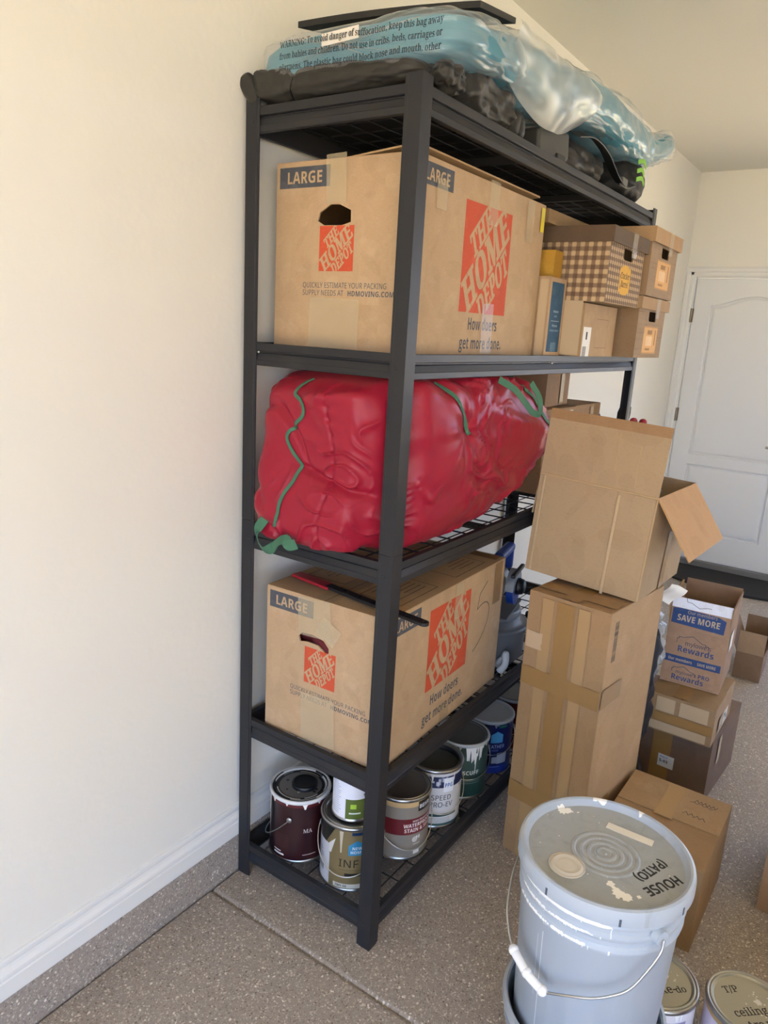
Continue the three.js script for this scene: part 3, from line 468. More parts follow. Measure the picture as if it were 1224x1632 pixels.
{ // printed open box
  const w = 0.191, d = 0.25, h = 0.2, c = '#a08064', BL = '#2b4573';
  const house = (x, X, Y, s) => { x.strokeStyle = '#2a3350'; x.lineWidth = 0.16; x.beginPath(); [[0, 1.2], [0, 0], [0.4, 0], [0.4, -0.5], [1.6, -0.5], [3.9, -1.3], [6.4, 0.2], [7.3, 0.2], [7.3, 0.6], [8.0, 0.6], [8.0, 1.6]].forEach(([a, b], i) => (i ? x.lineTo(X + a * s, Y + b * s) : x.moveTo(X + a * s, Y + b * s))); x.stroke(); };
  const front = printed(w, h, c, (x, W, H) => {
    house(x, 3.6, 3.6, 1.25); txt(x, "mylowe's", 6.2, 5.6, 2.1, { color: '#2a3350', weight: 'normal', sx: 0.95 }); txt(x, 'Rewards', 4.0, 8.2, 3.0, { color: '#2f446e', sx: 0.95 });
    x.fillStyle = BL; x.fillRect(0.6, 9.9, W - 1.4, 2.6); txt(x, 'Our members', 1.6, 11.75, 1.5, { color: '#bda585', sx: 0.78 }); txt(x, 'SAVE MORE', 11.0, 11.75, 1.5, { color: '#bda585', sx: 0.72 });
    house(x, 3.4, 14.6, 0.95); txt(x, "mylowe's", 4.6, 16.2, 1.6, { color: '#2a3350', weight: 'normal' }); txt(x, 'PRO', 11.8, 16.2, 1.9, { color: '#2f446e' }); txt(x, 'Rewards', 3.4, 18.6, 2.7, { color: '#2f446e', sx: 0.95 });
    x.fillStyle = '#5a3f2b'; x.fillRect(1.5, 19.3, W - 3, 0.06);
  }, 3000);
  const fl = printed(w - 0.004, 0.105, c, (x, W, H) => {
    x.fillStyle = '#eceef4'; x.fillRect(0, 0, W, 3.6); x.strokeStyle = '#3a3f52'; x.lineWidth = 0.14; x.beginPath(); [[4.2, 0], [4.6, 1.2], [6, 1.3], [8.6, 2.6], [11, 1.9], [12.4, 1.9]].forEach(([a, b], i) => (i ? x.lineTo(a, b) : x.moveTo(a, b))); x.stroke();
    x.fillStyle = BL; x.beginPath(); [[0.5, 3.9], [3, 3.6], [15, 4.1], [17.4, 5.0], [17.2, 9.6], [0.5, 9.0]].forEach(([a, b], i) => (i ? x.lineTo(a, b) : x.moveTo(a, b))); x.fill();
    txt(x, 'Our members', 5.2, 5.1, 1.5, { color: '#bda585', weight: 'normal' }); txt(x, 'SAVE MORE', 2.2, 7.9, 2.9, { color: '#c1aa89', sx: 0.86 });
  }, 3000);
  const g = carton('printed_box', 'small open carton printed with blue bands on top of the stack', { corner: [0.789, 0.3835, -1.238], w, d, h, yaw: 0.046, color: c, open: true, faces: { front } });
  flap(g, c, w - 0.004, 0.105, [w / 2, h, -0.002], 0, -0.13, 'flap', fl);
  flap(g, c, w - 0.004, 0.105, [w / 2, h, -d + 0.002], Math.PI, 0.12);
  flap(g, c, d - 0.01, 0.1, [w - 0.002, h, -d / 2], Math.PI / 2, 0.02);
  flap(g, '#ad8b64', d - 0.01, 0.1, [0.002, h, -d / 2], -Math.PI / 2, 0.1);
  part('label', board(0.07, 0.06, { t: 0.0005, dent: 0 }).rotateY(Math.PI / 2).translate(w + 0.0032, 0.17, -0.08), white, g, 'white paper label');
}
carton('flap_box', 'carton with scribbled black writing on its top behind the bucket', { corner: [0.834, 0.0005, -0.508], w: 0.276, d: 0.345, h: 0.241, yaw: -0.016, color: '#9f7f57', seam: 'x', tapes: [['top', 0.13, 0.25, 0.05, 0.18, clearTape]],
  faces: {} }).traverse((m) => { if (m.name === 'top_flap' && m.position.z < -0.2) { m.material = printed(0.283, 0.17, '#9f7f57', (x, W, H) => { x.strokeStyle = '#39302a'; x.lineWidth = 0.16; x.lineCap = 'round'; const zig = (a, b, n, s, h) => { x.beginPath(); for (let i = 0; i < n; i++) x.lineTo(a + i * s, b + (i % 2 ? -h : h) * rr(0.5, 1)); x.stroke(); }; zig(18.5, 5, 12, 0.55, 0.8); zig(17.5, 6, 8, 0.9, 0.5); zig(17, 12.5, 9, 0.75, 0.9); }, 1500); const u = m.geometry.attributes.uv; for (let i = 0; i < u.count; i++) u.setXY(i, u.getX(i) / 0.283, u.getY(i) / 0.17); } });
{
  const w = 0.19, d = 0.28, h = 0.1, c = '#8f745c';
  const g = carton('open_box', 'small open carton lying far back near the door mat', { corner: [0.883, 0.0005, -2.36], w: 0.118, d, h: 0.13, yaw: 0.03, color: c, open: true });
  flap(g, '#a98f74', 0.116, 0.1, [0.059, 0.13, -0.002], 0, -0.35); flap(g, c, 0.116, 0.1, [0.059, 0.13, -d], Math.PI, 0.1); flap(g, c, d - 0.01, 0.1, [0.116, 0.13, -d / 2], Math.PI / 2, 0.25); flap(g, c, d - 0.01, 0.1, [0.002, 0.13, -d / 2], -Math.PI / 2, 0.4);
}
carton('shipping_box', 'carton whose corner shows at the right edge, standing on the floor', { corner: [1.225, 0.0005, -0.786], w: 0.4, d: 0.35, h: 0.36, yaw: -0.05, color: '#a98a6b' });
carton('shipping_box', 'carton corner at the lower right beside the lidded paint can', { corner: [1.315, 0.0005, -0.05], w: 0.35, d: 0.3, h: 0.30, yaw: -0.45, color: '#a57b59' });

// ---------- paint cans ----------
const canSteel = std('#a9a7a2', 0.3, { metalness: 0.95 });
function canLabel(r, h, base, draw, o = {}) {
  const W = 1400, ppm = W / (2 * Math.PI * r), H = Math.round(h * ppm), c = canvas(W, H), x = c.getContext('2d'); x.fillStyle = base; x.fillRect(0, 0, W, H);
  x.save(); x.scale(ppm / 100, ppm / 100); draw(x, W / ppm * 100, h * 100); x.restore();
  return phy('#ffffff', o.rough ?? 0.35, { map: ctex(c), metalness: o.metal ?? 0, clearcoat: 0.3, clearcoatRoughness: 0.2 });
}
// white drips on a label
function drips(x, W, n, y0, len, a = 0, b = 1, col = '#ecebe6') { x.fillStyle = col; for (let i = 0; i < n; i++) { const px = W * rr(a, b), l = len * rr(0.3, 1), w = rr(0.25, 0.8); x.beginPath(); x.moveTo(px - w, y0); x.quadraticCurveTo(px - w * 0.5, y0 + l * 0.5, px - w * 0.35, y0 + l); x.arc(px, y0 + l, w * 0.38, Math.PI, 0, true); x.quadraticCurveTo(px + w * 0.5, y0 + l * 0.5, px + w, y0); x.fill(); } }
function paintCan(name, label, pos, o) {
  const { r = 0.084, h = 0.19 } = o, g = thing(name, label, 'paint can', pos, 0, o.group);
  const az = Math.atan2(1.2891 - pos[0], 1.2768 - pos[2]) - Math.PI + (o.turn ?? 0);
  part('body', lathe([[0.001, 0.003], [r - 0.006, 0.003], [r - 0.004, 0], [r - 0.001, 0], [r, 0.003], [r - 0.002, 0.006], [r - 0.003, 0.008], [r - 0.003, h - 0.012], [r - 0.0015, h - 0.01]]), o.bodyMat ?? canSteel, g);
  const lb = part('label', new THREE.CylinderGeometry(r - 0.0022, r - 0.0022, h - 0.019, 72, 1, true).translate(0, h / 2 - 0.002, 0), o.label, g); lb.rotation.y = az;
  const rimMat = o.rimMat ?? canSteel;
  part('rim', lathe([[r - 0.002, h - 0.0115], [r + 0.0006, h - 0.009], [r + 0.001, h - 0.005], [r, h - 0.001], [r - 0.003, h], [r - 0.006, h - 0.001], [r - 0.008, h - 0.004], [r - 0.0085, h - 0.0075], [r - 0.013, h - 0.0075], [r - 0.0135, h - 0.003]]), rimMat, g);
  if (o.lid !== null) {
    const ld = part('lid', lathe([[r - 0.0055, h - 0.0035], [r - 0.0072, h - 0.0005], [r - 0.010, h + 0.0006], [r - 0.0125, h - 0.001], [r - 0.0135, h - 0.004], [r - 0.016, h - 0.0045], [r - 0.03, h - 0.004], [0.0005, h - 0.004]]), o.lid ?? canSteel, g);
    if (o.top) { const u = ld.geometry.attributes; const q = new Float32Array(u.position.count * 2); for (let i = 0; i < u.position.count; i++) { q[2 * i] = 0.5 + u.position.getX(i) / (2 * r); q[2 * i + 1] = 0.5 - u.position.getZ(i) / (2 * r); } ld.geometry.setAttribute('uv', new THREE.BufferAttribute(q, 2)); ld.material = o.top; }
  } else part('paint_surface', new THREE.CircleGeometry(r - 0.01, 40).rotateX(-Math.PI / 2).translate(0, h - 0.022, 0), o.inside, g);
  if (o.bail !== false) {
    const a = (o.bailAz ?? 0.6) , er = 0.7; // ears left and right of azimuth a, wire hanging on the side a
    const ear = (s) => V(Math.sin(az + Math.PI + a + s * Math.PI / 2) * (r + 0.002), h * er, Math.cos(az + Math.PI + a + s * Math.PI / 2) * (r + 0.002));
    for (const s of [-1, 1]) part('ear', new THREE.SphereGeometry(0.008, 14, 8).scale(1, 1, 0.4).rotateY(az + Math.PI + a + s * Math.PI / 2).translate(...ear(s).toArray()), canSteel, g);
    const pts = []; for (let i = 0; i <= 16; i++) { const t = i / 16, ph = az + Math.PI + a - Math.PI / 2 + Math.PI * t, rr_ = r + 0.004 + 0.006 * Math.sin(Math.PI * t); pts.push(V(Math.sin(ph) * rr_, h * er - Math.sin(Math.PI * t) * h * (o.drop ?? 0.42), Math.cos(ph) * rr_)); }
    part('bail_handle', tube(pts, 0.0014, 48, 6), wireSteel, g);
  }
  return g;
}
const G = 'paint cans on the bottom shelf';
function topPaint(r, base, draw, o = {}) { const c = canvas(512, 512), x = c.getContext('2d'); x.fillStyle = base; x.fillRect(0, 0, 512, 512); x.scale(5.12, 5.12); draw(x); return std('#ffffff', o.rough ?? 0.4, { map: ctex(c), metalness: o.metal ?? 0.2 }); }
const blot = (x, px, py, r, col, n = 7) => { x.fillStyle = col; x.beginPath(); for (let i = 0; i <= n * 2; i++) { const a = (i / (n * 2)) * 6.283, q = r * rr(0.55, 1.1); x.lineTo(px + Math.cos(a) * q, py + Math.sin(a) * q); } x.fill(); };
{
  const dk = deck[0], L = (h, b, f, o) => canLabel(0.084, h - 0.019, b, f, o);
  const gm = paintCan('paint_can', 'dark maroon can with a black paint-smeared lid', [0.134, dk, -0.104], { group: G, rimMat: std('#d8d6d2', 0.35), bailAz: -1.9, drop: 0.5,
    label: L(0.19, '#2a0b10', (x, W, H) => { x.fillStyle = '#5a1a1e'; x.fillRect(0, 0, W, 0.9); x.fillStyle = '#16080c'; x.fillRect(W * 0.22, 0.9, W * 0.13, H); txt(x, 'MA', W * 0.52, 8.6, 1.6, { color: '#cfc9c4', weight: 'normal', font: 'serif' }); for (let i = 0; i < 6; i++) { x.fillStyle = 'rgba(150,120,120,0.35)'; x.fillRect(W * 0.36, 9.8 + i * 0.75, rr(3.5, 5), 0.12); } x.fillStyle = '#d8d4d0'; x.fillRect(W * 0.35, 15.0, 2.6, 0.3); x.fillRect(W * 0.35, 15.8, 3.6, 0.5); x.fillStyle = '#c9b9b4'; x.fillRect(W * 0.52, 15.4, 4, 0.18); drips(x, W, 26, 0, 1.4); drips(x, W, 3, 0, 15, 0.27, 0.32); }),
    top: topPaint(0.084, '#17181a', (x) => { x.strokeStyle = '#e4e4e2'; for (let i = 0; i < 16; i++) { x.lineWidth = rr(0.6, 2.2); const a = rr(0, 6.3); x.beginPath(); x.arc(50, 50, rr(36, 48), a, a + rr(0.3, 1.5)); x.stroke(); } x.fillStyle = '#6d6c6b'; x.beginPath(); x.arc(50, 50, 35, 0, 7); x.fill(); for (let i = 0; i < 7; i++) blot(x, 50 + Math.cos(i) * rr(20, 30), 50 + Math.sin(i) * rr(20, 30), rr(2, 4.5), ['#1b1b1c', '#c9c8c4', '#3a1517'][i % 3]); }) });
  const cap = part('spout_cap', lathe([[0.036, 0.186], [0.036, 0.194], [0.033, 0.197], [0.028, 0.1975], [0.027, 0.195], [0.0005, 0.195]], 40).translate(0.008, 0, -0.008), std('#141416', 0.4), gm, 'black plastic pour cap');
  paintCan('paint_can', 'gold can with a blue house emblem and white barcode panel', [0.311, dk, -0.110], { group: G, bodyMat: canSteel, bailAz: 0.1, drop: 0.42, turn: -0.3,
    label: L(0.19, '#8a7a55', (x, W, H) => { x.fillStyle = '#24251f'; x.beginPath(); x.moveTo(W * 0.27, 0); x.lineTo(W * 0.46, 0); x.lineTo(W * 0.40, 5.5); x.lineTo(W * 0.36, 6.2); x.lineTo(W * 0.27, 3.5); x.fill(); x.fillStyle = '#dfe3ea'; x.fillRect(W * 0.29, 5.2, 7.4, H - 5.2); txt(x, 'SAFETY', W * 0.3, 7.0, 0.9, { color: '#2b4a78', weight: 'normal' }); x.fillStyle = '#6d7a90'; for (let i = 0; i < 9; i++) x.fillRect(W * 0.3, 8 + i * 0.5, rr(3, 5.6), 0.16); x.fillStyle = '#2b2d33'; for (let i = 0; i < 18; i++) x.fillRect(W * 0.305 + i * 0.24, 12.2, 0.07 + 0.12 * rnd(), 2.3); x.fillStyle = '#f0eee6'; x.beginPath(); x.moveTo(W * 0.425, 5); x.lineTo(W * 0.465, 2.8); x.lineTo(W * 0.44, 7.5); x.lineTo(W * 0.425, 7.5); x.fill(); drips(x, W, 2, 0.2, 6.5, 0.475, 0.505, '#d9d0b8');
      x.fillStyle = '#3f9ac9'; const hx = W * 0.535, hy = 2.6; x.beginPath(); x.moveTo(hx, hy + 1.5); x.lineTo(hx + 2.3, hy); x.lineTo(hx + 4.6, hy + 1.5); x.lineTo(hx + 4.6, hy + 4.4); x.lineTo(hx, hy + 4.4); x.fill(); txt(x, 'NEW', hx + 2.3, hy + 2.7, 1.2, { color: '#eef4f8', align: 'center' }); txt(x, 'HOME', hx + 2.3, hy + 3.9, 1.2, { color: '#eef4f8', align: 'center' }); x.fillStyle = '#1f3c63'; x.fillRect(W * 0.55, 0.2, 3, 0.9);
      txt(x, 'INF', W * 0.485, 10.6, 3.1, { color: '#2b2a24', weight: 'normal', sx: 1.15 }); x.fillStyle = '#5a4f33'; x.fillRect(W * 0.49, 11.4, 8, 0.1); x.fillStyle = '#2a2a28'; x.fillRect(W * 0.52, 12.4, 5, 0.9); x.fillStyle = '#e7e2d2'; x.fillRect(W * 0.46, 15.6, 9, 1.3); txt(x, '7001 SG', W * 0.47, 16.6, 0.9, { color: '#333' }); }, { rough: 0.3, metal: 0.45 }) });
  paintCan('small_paint_can', 'small white and green can standing on the gold can', [0.312, dk + 0.1905, -0.104], { r: 0.055, h: 0.13, bail: false, turn: 0.1,
    label: canLabel(0.055, 0.111, '#e8e7ea', (x, W, H) => { x.fillStyle = '#5c6a2c'; x.fillRect(W * 0.43, 5.4, W * 0.5, H - 5.4); x.fillStyle = '#a9b4c8'; for (let i = 0; i < 16; i++) x.fillRect(W * 0.3, 1.2 + i * 0.58, rr(2, 3.4), 0.2); txt(x, 'K', W * 0.62, 3.4, 3.2, { color: '#8e1f2b', sx: 1.2 }); txt(x, 'METAL', W * 0.57, 4.7, 1.1, { color: '#33343c' }); x.fillStyle = '#a5c83e'; x.fillRect(W * 0.47, 6.8, 1.6, 1.3); x.fillStyle = '#cfd8a8'; for (let i = 0; i < 4; i++) x.fillRect(W * 0.58, 6.9 + i * 0.5, rr(2, 3.4), 0.18); x.fillStyle = '#dfe3d2'; x.fillRect(W * 0.46, 9.2, 3.2, 0.4); }) });
  paintCan('paint_can', 'taupe can with a dark red band and tan rim stripe', [0.347, dk, -0.290], { group: G, bailAz: 0.3, drop: 0.5, turn: 0.15,
    label: L(0.19, '#8b8377', (x, W, H) => { x.fillStyle = '#c7a877'; x.fillRect(0, 0, W, 1.5); x.fillStyle = '#6d2026'; x.fillRect(0, 5.1, W, 4.9); txt(x, 'SEMI-TRANSPARENT', W * 0.55, 6.3, 0.8, { color: '#e2d5cf' }); txt(x, 'WATERPROOFING', W * 0.5, 7.8, 1.55, { color: '#efe6e0' }); txt(x, 'STAIN & SEALER', W * 0.505, 9.3, 1.55, { color: '#efe6e0' }); x.fillStyle = '#1e1d1e'; x.fillRect(W * 0.58, 0.2, 5, 3.0); txt(x, 'BEHR', W * 0.585, 2.4, 1.7, { color: '#f0efec' }); x.fillStyle = '#c9c4ba'; x.beginPath(); x.arc(W * 0.57, 11.8, 0.9, 0, 7); x.fill(); x.fillRect(W * 0.56, 13.2, 2.4, 0.25); txt(x, '10', W * 0.575, 11.8, 1.4, { color: '#f3efe8' }); x.fillStyle = '#e3ded4'; x.fillRect(W * 0.565, 15.4, 2, 1.1); txt(x, 'or', W * 0.36, 8.0, 1.2, { color: '#e2d5cf' }); }) });
  paintCan('paint_can', 'white can with a navy top band and light blue lettering square', [0.352, dk, -0.466], { group: G, bailAz: 0.3, turn: 0.1, lid: null, inside: std('#39382f', 0.5),
    label: L(0.19, '#d3d2d0', (x, W, H) => { x.fillStyle = '#232c50'; x.fillRect(0, 0.9, W, 3.6); for (let i = 0; i < 40; i++) { x.fillStyle = `rgba(215,218,226,${rr(0.3, 0.9)})`; x.fillRect(W * rr(0.3, 0.6), rr(0.5, 3), rr(0.2, 1), rr(0.6, 2)); } x.fillStyle = '#e9ecf0'; x.fillRect(W * 0.545, 1.4, 3.4, 4.6); txt(x, 'PPG', W * 0.55, 4.4, 1.8, { color: '#1f5ea8', sx: 0.8 }); txt(x, 'SPEED', W * 0.475, 8.6, 2.3, { color: '#2c2d33', weight: 'normal' }); txt(x, 'PRO-EV', W * 0.465, 10.9, 2.3, { color: '#2c2d33', weight: 'normal' }); x.fillStyle = '#2f5350'; x.fillRect(W * 0.42, 13.2, 12, 0.9); x.fillStyle = '#8a9694'; for (let i = 0; i < 4; i++) x.fillRect(W * 0.43, 14.6 + i * 0.5, 9, 0.15); x.fillStyle = '#3b5a57'; x.fillRect(0, H - 0.7, W, 0.7); drips(x, W, 20, 0, 2.6); }) });
  paintCan('paint_can', 'dark green can with white paint drips beside the rack edge', [0.35, dk, -0.642], { group: G, bailAz: 0.2, drop: 0.3, turn: 0.1, lid: std('#3c3d3b', 0.4), rimMat: std('#b7b9b6', 0.35),
    label: L(0.19, '#2c423d', (x, W, H) => { x.fillStyle = '#3a524c'; x.fillRect(0, 3, W, 6.5); x.fillStyle = '#24403a'; x.fillRect(0, 12.6, W, H); txt(x, 'SCUFF', W * 0.5, 9.4, 1.9, { color: '#dfe3de' }); x.fillStyle = '#8ba39a'; x.fillRect(W * 0.47, 11.6, 8, 0.12); x.fillRect(W * 0.47, 12.3, 8, 0.12); drips(x, W, 14, 0, 5, 0.52, 0.62); drips(x, W, 3, 2, 9, 0.55, 0.6); drips(x, W, 25, 0, 1); }) });
  paintCan('paint_can', 'royal blue plastic can with a pale blue house emblem', [0.352, dk, -0.822], { group: G, bailAz: 0.1, drop: 0.3, turn: 0.1, lid: std('#8e8f8e', 0.5), rimMat: std('#9fa09f', 0.5), bodyMat: std('#20327c', 0.4),
    label: L(0.19, '#141d52', (x, W, H) => { x.fillStyle = '#20357f'; x.fillRect(0, H - 2.2, W, 2.2); x.fillStyle = '#4f9cc9'; const hx = W * 0.51, hy = 2.4; x.beginPath(); x.moveTo(hx, hy + 1.3); x.lineTo(hx + 2.2, hy); x.lineTo(hx + 4.4, hy + 1.3); x.lineTo(hx + 4.4, hy + 4.2); x.lineTo(hx, hy + 4.2); x.fill(); txt(x, 'WEATHER', W * 0.47, 8.6, 1.7, { color: '#b9c4e8', weight: 'normal' }); txt(x, 'EXTERIOR', W * 0.5, 9.7, 0.8, { color: '#8f9cd0', weight: 'normal' }); x.fillStyle = '#a8adb8'; x.fillRect(W * 0.56, 10.4, 4, 4); x.fillStyle = '#15161c'; x.fillRect(W * 0.49, 11.6, 3, 2.8); x.fillStyle = '#9aa0ac'; x.fillRect(W * 0.525, 11.8, 2, 2.4); x.fillStyle = '#7f90cc'; x.fillRect(W * 0.47, 15.4, 6, 0.2); x.fillStyle = '#2e6b4a'; x.fillRect(W * 0.56, 0.4, 3, 0.8); drips(x, W, 14, 0, 1.2, 0, 1, '#8d8e8f'); }) });
  paintCan('paint_can', 'dark red can, last in the row on the bottom shelf', [0.354, dk, -1.008], { group: G, bailAz: 0.0, drop: 0.35, rimMat: std('#7a7b7c', 0.4), lid: std('#3a3b3d', 0.4),
    label: L(0.19, '#5e1018', (x, W, H) => { x.fillStyle = '#a7a19a'; x.fillRect(W * 0.33, 3, 1.4, H - 3); txt(x, 'interior', W * 0.52, 13, 1.1, { color: '#b98b8b', weight: 'normal' }); }) });
  const wr = (x, l) => { for (const [s, a, b, z] of l) txt(x, s, a, b, z, { color: '#2c2a25', weight: 'normal', style: 'italic', font: 'serif', rot: -0.75, stroke: 3 }); };
  const lidTop = (l) => topPaint(0.084, '#a8a38f', (x) => { blot(x, 58, 40, 5, '#d8d6d0'); for (let i = 0; i < 24; i++) blot(x, rr(45, 72), rr(25, 60), rr(0.4, 1.2), '#e4e2dc'); wr(x, l); }, { metal: 0.6, rough: 0.3 });
  paintCan('paint_can', 'lidded paint can with two lines of handwriting at the lower right corner', [1.268, 0.0005, -0.212], { h: 0.2, bailAz: -1.2, drop: 0.1, group: 'paint cans on the floor', label: canLabel(0.084, 0.181, '#c9bcc8', (x, W, H) => { x.fillStyle = '#a9854a'; x.fillRect(0, 0, W, 1.2); x.fillStyle = '#8d7791'; x.fillRect(W * 0.5, 1.2, W * 0.2, H); }), top: lidTop([['T/P', 22, 50, 13], ['ceiling', 40, 78, 14], ['Are white', 56, 86, 13]]) });
  paintCan('paint_can', 'lidded paint can half hidden behind the grey bucket', [1.095, 0.0005, -0.158], { h: 0.2, bailAz: 0.9, drop: 0.1, group: 'paint cans on the floor', label: canLabel(0.084, 0.181, '#d8d4d6', (x, W, H) => { x.fillStyle = '#8d86a8'; x.fillRect(W * 0.55, 2, W * 0.1, H); drips(x, W, 16, 0, 3); }), top: lidTop([['Re-', 60, 70, 15], ['do', 76, 56, 12]]) });
}

// ---------- grey buckets ----------
{
  const grey = phy('#aeb6bd', 0.38, { specularIntensity: 0.6 });
  const B = [1.0, 0, 0.052], LID = 0.606;
  const lower = thing('bucket', 'open grey plastic bucket holding the lidded bucket', 'bucket', B);
  const lo = (k) => [[0.0005, 0.003], [0.126, 0.003], [0.13, 0.0], [0.1325, 0.004], [0.143, 0.205], [0.149, 0.207], [0.149, 0.213], [0.1435, 0.215], [0.1445, 0.238], [0.155, 0.24], [0.1565, 0.25], [0.155, 0.258], [0.149, 0.26], [0.1455, 0.256], [0.1415, 0.2], [0.128, 0.0075], [0.0005, 0.0075]];
  part('body', toCreasedNormals(lathe(lo(), 96), 0.6), std('#a3a9ad', 0.45), lower);
  const up = thing('bucket', 'lidded grey bucket with white paint drips and HOUSE (PATIO) written on top', 'bucket', [B[0], 0.215, B[2]]);
  const H = 0.365, y = (v) => v, bodyTex = (() => {
    const W = 2048, Hh = 1024, c = canvas(W, Hh), x = c.getContext('2d'); x.fillStyle = '#aeb6bd'; x.fillRect(0, 0, W, Hh); // v up the wall; drips sit under the lid on the camera's left
    const wob = (y0, n, w, a, b, s) => { for (let i = 0; i < n; i++) { x.fillStyle = '#f1efe8'; const px = W * (a + (b - a) * Math.pow(rnd(), 0.8)), r = rr(0.4, 1) * w; x.beginPath(); x.ellipse(px, y0 + rr(-2, 3), r * s, r, rr(-0.3, 0.3), 0, 7); x.fill(); } };
    wob(40, 150, 10, 0.34, 0.52, 2.6); wob(104, 90, 6, 0.33, 0.5, 1.6); wob(112, 60, 6, 0.35, 0.47, 1.2); wob(178, 90, 10, 0.31, 0.49, 0.7);
    for (let i = 0; i < 26; i++) { x.fillStyle = '#f1efe8'; x.fillRect(W * rr(0.33, 0.52), [44, 104, 178][i % 3], rr(2, 4), rr(10, 40)); }
    x.fillStyle = '#f3f2ee'; x.fillRect(W * 0.4, 260, 3.5, 760); x.fillRect(W * 0.388, 300, 2, 380); x.fillRect(W * 0.53, 44, 3, 60); x.fillRect(W * 0.53, 178, 6, 30);
    return ctex(c);
  })();
  const pr = [[0.1295, 0.0], [0.132, 0.004], [0.1435, 0.288], [0.1475, 0.293], [0.149, 0.300], [0.1482, 0.305], [0.1448, 0.308], [0.145, 0.318], [0.1488, 0.321], [0.1503, 0.327], [0.1492, 0.331], [0.146, 0.334], [0.1462, 0.343], [0.150, 0.346], [0.1515, 0.351], [0.150, 0.355], [0.147, 0.357], [0.147, 0.372]];
  const bg = lathe(pr, 120), P = bg.attributes.position, q = new Float32Array(P.count * 2);
  const az = Math.atan2(1.2891 - B[0], 1.2768 - B[2]);
  for (let i = 0; i < P.count; i++) { const seg = Math.floor(i / pr.length); q[2 * i] = seg / 120; q[2 * i + 1] = P.getY(i) / 0.365; }
  bg.setAttribute('uv', new THREE.BufferAttribute(q, 2));
  const bd = part('body', toCreasedNormals(bg, 0.7), phy('#ffffff', 0.36, { map: bodyTex, specularIntensity: 0.6 }), up); bd.rotation.y = az - Math.PI;
  part('base', new THREE.CylinderGeometry(0.1295, 0.1295, 0.004, 64).translate(0, 0.002, 0), grey, up);
  // lid
  const hy = LID - 0.215, lp = [[0.1535, hy - 0.031], [0.1575, hy - 0.0305], [0.158, hy - 0.028], [0.1578, hy - 0.01], [0.1555, hy - 0.002], [0.151, hy], [0.1465, hy - 0.0015], [0.1425, hy - 0.009], [0.1395, hy - 0.0125], [0.135, hy - 0.0135], [0.066, hy - 0.0135]];
  for (const r of [0.058, 0.044, 0.03, 0.016]) lp.push([r + 0.005, hy - 0.0135], [r + 0.002, hy - 0.0118], [r - 0.002, hy - 0.0118], [r - 0.005, hy - 0.0135]);
  lp.push([0.004, hy - 0.0135], [0.0025, hy - 0.0115], [0.0005, hy - 0.0113]);
  const lg = toCreasedNormals(lathe(lp, 120), 0.5), LP = lg.attributes.position, lq = new Float32Array(LP.count * 2);
  for (let i = 0; i < LP.count; i++) { const yy = LP.getY(i), r = Math.hypot(LP.getX(i), LP.getZ(i)), k = r > 0.1568 ? 1.02 : 1; lq[2 * i] = 0.5 + (LP.getX(i) * k) / 0.33; lq[2 * i + 1] = 0.5 - (LP.getZ(i) * k) / 0.33; }
  lg.setAttribute('uv', new THREE.BufferAttribute(lq, 2));
  const lidTex = (() => {
    const n = 2048, c = canvas(n, n), x = c.getContext('2d'); x.fillStyle = '#aeb6bd'; x.fillRect(0, 0, n, n); x.scale(n / 33, n / 33); // centimetres; x right = +x, y down = +z
    x.fillStyle = '#a3a7a6'; x.beginPath(); x.arc(16.5, 16.5, 13.9, 0, 7); x.fill();
    for (let i = 0; i < 300; i++) { x.fillStyle = `rgba(${rnd() < 0.5 ? '120,118,105' : '185,192,196'},${rr(0.03, 0.1)})`; x.beginPath(); x.ellipse(rr(4, 29), rr(4, 29), rr(0.2, 1.6), rr(0.1, 0.6), rr(0, 3), 0, 7); x.fill(); }
    for (let i = 0; i < 26; i++) blot(x, 16.5 + rr(-13, 13), 16.5 + rr(-10, 10), rr(0.05, 0.16), '#eceae2');
    const wht = '#f4f1e6'; return { x, c, wht };
  })();
  { // marks are placed in the lid's own plan: u to the camera's right, v towards the camera
    const { x, wht } = lidTex, R = [Math.cos(az), -Math.sin(az)], F = [Math.sin(az), Math.cos(az)];
    const at = (u, v) => [16.5 + u * R[0] + v * F[0], 16.5 + u * R[1] + v * F[1]];
    const bl = (u, v, r, n) => { const p = at(u, v); blot(x, p[0], p[1], r, wht, n); };
    bl(-9.0, -9.6, 1.3, 9); bl(-8.0, -10.0, 1.0, 6); bl(-6.2, -10.3, 0.3); bl(3.3, 9.4, 1.4, 9); bl(4.6, 9.9, 1.1, 8); bl(1.6, 7.6, 0.8, 6); bl(2.3, 8.4, 0.6, 5); bl(6.4, 8.8, 0.5); bl(9.5, 10.2, 0.35); bl(-2, -14.8, 1.0, 5); bl(-3.3, -14.9, 0.9, 5); bl(5.6, -13.9, 0.7, 5);
    const w = (s, u, v, size, rot) => { const p = at(u, v); x.save(); x.translate(p[0], p[1]); x.rotate(-az + rot); txt(x, s, 0, 0, size, { color: '#1c1d1f', weight: 'normal', stroke: 7, sx: 0.95 }); x.restore(); };
    w('HOUSE', 12.3, 0.4, 2.7, 2.3); w('(PATIO)', 9.6, -2.9, 2.5, 2.15);
  }
  const ld = part('lid', lg, phy('#ffffff', 0.36, { map: ctex(lidTex.c), specularIntensity: 0.6 }), up);
  const R = V(Math.cos(az), 0, -Math.sin(az)), F = V(Math.sin(az), 0, Math.cos(az)), on = (u, v, yy) => R.clone().multiplyScalar(u).addScaledVector(F, v).setY(yy);
